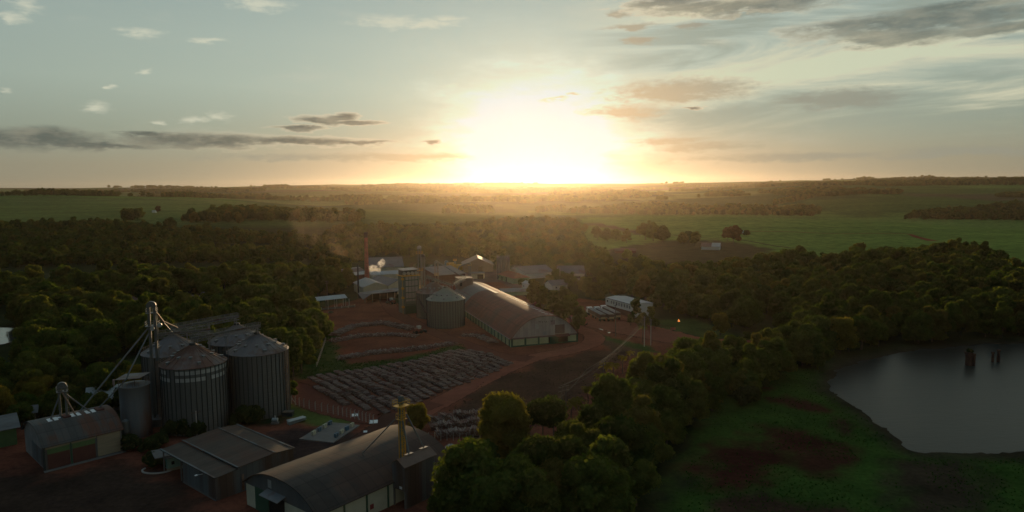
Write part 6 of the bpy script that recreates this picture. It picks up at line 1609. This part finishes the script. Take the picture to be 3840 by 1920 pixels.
m = MB(); m.box(-1.1, 1.1, -.05, .05, 1.0, 2.0); m.build('board', M('faded_red_board', (.42, .14, .10), .8), t)
p = at_z(2545, 1208); t = thing('small_fire', 'tiny orange fire glowing at the edge of the lawn', 'fire', p)
m = MB(); r = random.Random(2)
for k in range(5): a = k * 1.3; m.tube((.5 * math.cos(a), .5 * math.sin(a), .05), (-.4 * math.cos(a + .4), -.4 * math.sin(a + .4), .3), .09, 5)
m.build('embers', SOOT, t)
fm_ = bpy.data.materials.new('flame'); fm_.use_nodes = True; b_ = fm_.node_tree.nodes['Principled BSDF']; b_.inputs['Base Color'].default_value = (.8, .25, .05, 1); b_.inputs['Emission Color'].default_value = (1, .32, .07, 1); b_.inputs['Emission Strength'].default_value = 1.6
m = MB(); m.lathe(0, 0, [(.25, .15), (.42, .5), (.22, .95), (.02, 1.4)], 9); m.lathe(.35, .1, [(.15, .15), (.22, .4), (.02, .8)], 7); m.build('flame', fm_, t)
b0, b1 = at_z(3026, 1274), at_z(3072, 1264); d = b1 - b0; L = d.length
t = thing('small_bridge', 'small concrete road bridge with a pale rail among the lakeside trees', 'bridge', b0, math.atan2(d.y, d.x))
m = MB(); m.box(-2, L + 2, 0, 4.5, .3, .8); m.build('deck', CONCM, t)
m = MB(); m.box(-2, L + 2, -.15, .1, .8, 1.1); m.bar((-2, 0, 2.0), (L + 2, 0, 2.0), .2)
for x in np.linspace(-2, L + 2, 7): m.bar((x, 0, .8), (x, 0, 2.0), .16)
m.build('railing', CONCP, t)
# ruins in the lake
BRK = M('old_dark_brick', (.10, .05, .035), .95, 0, var=.5, scale=1.5)
def pier(px, py, w, H, label, bushy=False):
    p = at_z(px, py, -.5); t = thing('brick_pier', label, 'ruined pier', (p.x, p.y, -.6)); r = random.Random(px)
    m = MB(); prof = []
    for z in np.linspace(0, H, 6): prof.append((w * .5 * r.uniform(.88, 1.06), z - .6))
    m.lathe(0, 0, prof, 10, False, True); m.box(-w * .5, w * .3, -w * .5, w * .35, H - 1.0, H - .3); m.build('brickwork', BRK, t)
    if bushy:
        V, F = crown_arrays(px, w * .7, H - 1.3, H + .5, 7, 500, .14); me = mesh_np('weeds', V, F); link('weeds', me, LEAFD, t)
pier(3632, 1370, 2.3, 5.0, 'widest ruined brick pier in the lake, overgrown at its top', True)
pier(3651, 1372, 1.0, 4.6, 'slim ruined pier right beside the overgrown one')
pier(3722, 1358, .9, 4.0, 'broken thin pier, left of the farther pair in the lake')
pier(3743, 1358, 1.0, 4.8, 'taller thin pier, right of the farther pair in the lake')

# ------------------------------------------------------------------ rough grass
def tufts(name, label, pts, n, size, mat, seed, hole=None):
    poly = gpoly(pts); r = np.random.default_rng(seed); lo, hi = poly.min(0), poly.max(0)
    X = r.uniform(lo[0], hi[0], n * 3); Y = r.uniform(lo[1], hi[1], n * 3)
    ok = inside(poly, X, Y) & (fbm(X / 9, Y / 9, seed) + .25 * r.random(n * 3) > .56)
    if hole is not None: ok &= ~inside(hole, X, Y)
    X, Y = X[ok][:n], Y[ok][:n]; k = len(X); B = 6
    a = r.uniform(0, 6.28, (k, B)); s = size * r.uniform(.5, 1.5, (k, 1)) * r.uniform(.7, 1.2, (k, B)); w = s * .32
    bx = X[:, None] + np.cos(a) * s * .25; by = Y[:, None] + np.sin(a) * s * .25
    tx = bx + np.cos(a) * s * .55; ty = by + np.sin(a) * s * .55; px_, py_ = -np.sin(a) * w, np.cos(a) * w
    Z = np.zeros_like(bx) - .02
    q = np.stack([np.stack([bx - px_, by - py_, Z], -1), np.stack([bx + px_, by + py_, Z], -1), np.stack([tx + px_ * .5, ty + py_ * .5, Z + s * .8], -1), np.stack([tx - px_ * .5, ty - py_ * .5, Z + s * .8], -1)], 2)
    me = mesh_np(name, q.reshape(-1, 3), np.arange(q.size // 3).reshape(-1, 4))
    tag(link(name, me, mat), label, 'grass', None, 'stuff')
GR1 = M('meadow_grass_blades', (.038, .085, .015), .95, var=.5, scale=.2, spec=0); GR2 = M('rough_verge_blades', (.075, .06, .032), .95, var=.5, scale=.2, spec=0)
bigpond = RIVER_W[:0]
pc_ = POND_W.mean(0); hole_ = pc_ + (POND_W - pc_) * 1.1
tufts('meadow_grass', 'rough green grass on the flat meadow beside the lake', LAKEM := [(2480, 1990), (2570, 1780), (2710, 1510), (2800, 1450), (3080, 1375), (3140, 1420), (3200, 1540), (3420, 1700), (3840, 1730), (4300, 1720), (4300, 2050), (2400, 2050)], 6000, .2, GR1, 12, hole_)
tufts('verge_grass', 'rough dry grass and weeds on the open ground beside the power line', [(1640, 1580), (1800, 1440), (2000, 1372), (2230, 1312), (2420, 1330), (2200, 1560), (1990, 1640), (1850, 1700)], 2200, .2, GR2, 13)
tufts('yard_grass', 'grass strip along the left edge of the log yard', [(1075, 1440), (1110, 1385), (1215, 1240), (1255, 1262), (1300, 1365), (1500, 1350), (1735, 1288), (1750, 1308), (1450, 1387), (1170, 1418)], 5000, .22, GR1, 14)

# ------------------------------------------------------------------ smoke, steam and the hazy air
def plume(name, label, parts, col, dens, scale, aniso=.5):
    """parts: (x, y, z, radius) puffs, joined into one lumpy closed surface holding the vapour"""
    o = parts[0]; V = []; F = []; nb = 0
    cs, cf = _cubesphere(6)
    for (x, y, z, r_) in parts:
        n = 1 + .22 * (fbm(cs[:, 0] * 1.7 + x, cs[:, 1] * 1.7 + cs[:, 2] * 1.3 + z, 4) - .5) * 2
        V.append(cs * (r_ * n)[:, None] + np.array([x - o[0], y - o[1], z - o[2]])); F.append(cf + nb); nb += len(cs)
    me = mesh_np(name, np.vstack(V), np.vstack(F))
    mt = bpy.data.materials.new(name); mt.use_nodes = True; t = mt.node_tree; t.nodes.clear(); g = NT(t)
    pv = g.n('ShaderNodeVolumePrincipled'); pv.inputs['Color'].default_value = (*col, 1); pv.inputs['Anisotropy'].default_value = aniso
    tc = g.n('ShaderNodeTexCoord'); n = g.noise(tc.outputs['Object'], scale, 4, .6)
    g.set(pv.inputs['Density'], g.math('MULTIPLY', g.ss(n, .42, .68), dens))
    out = g.n('ShaderNodeOutputMaterial'); t.links.new(pv.outputs[0], out.inputs['Volume'])
    ob = link(name, me, mt); ob.location = o[:3]
    return tag(ob, label, name.split('_')[0], None, 'stuff')
Y = 425
def pp_(x, y, r_, dy=0): q = at_y(x, y, Y + dy); return (q.x, q.y, q.z, r_)
plume('steam_plume', 'bright white steam puffing up from the roofs right of the brick chimney', [pp_(1412, 1052, 1.5), pp_(1408, 1044, 1.7), pp_(1403, 1034, 1.9), pp_(1416, 1036, 1.4), pp_(1398, 1020, 2.2), pp_(1412, 1024, 1.8), pp_(1395, 1006, 2.0), pp_(1408, 1008, 2.2), pp_(1418, 1012, 1.6), pp_(1424, 1026, 1.5), pp_(1428, 990, 2.2), pp_(1434, 981, 1.8)], (.98, .98, .98), .5, .5)
plume('smoke_plume', 'thin brown smoke drifting left from the brick chimney over the wood', [pp_(1371, 866, 1.8), pp_(1362, 850, 4), pp_(1340, 838, 7), pp_(1300, 838, 10), pp_(1230, 850, 13), pp_(1350, 925, 5), pp_(1335, 950, 5), pp_(1395, 900, 6), pp_(1410, 870, 6), pp_(1290, 900, 12), pp_(1180, 830, 15)], (.75, .58, .45), .0045, .12, .6)

hz = bpy.data.materials.new('haze'); hz.use_nodes = True; t = hz.node_tree; t.nodes.clear(); g = NT(t)
pv = g.n('ShaderNodeVolumePrincipled'); pv.inputs['Color'].default_value = (.95, .80, .62, 1); pv.inputs['Density'].default_value = 2.5e-5; pv.inputs['Anisotropy'].default_value = .82
out = g.n('ShaderNodeOutputMaterial'); t.links.new(pv.outputs[0], out.inputs['Volume'])
m = MB(); m.box(-9600, 9600, -700, 10800, -30, 190)
tag(m.build('haze', hz), 'thin warm evening haze lying over the land', 'haze', None, 'stuff')
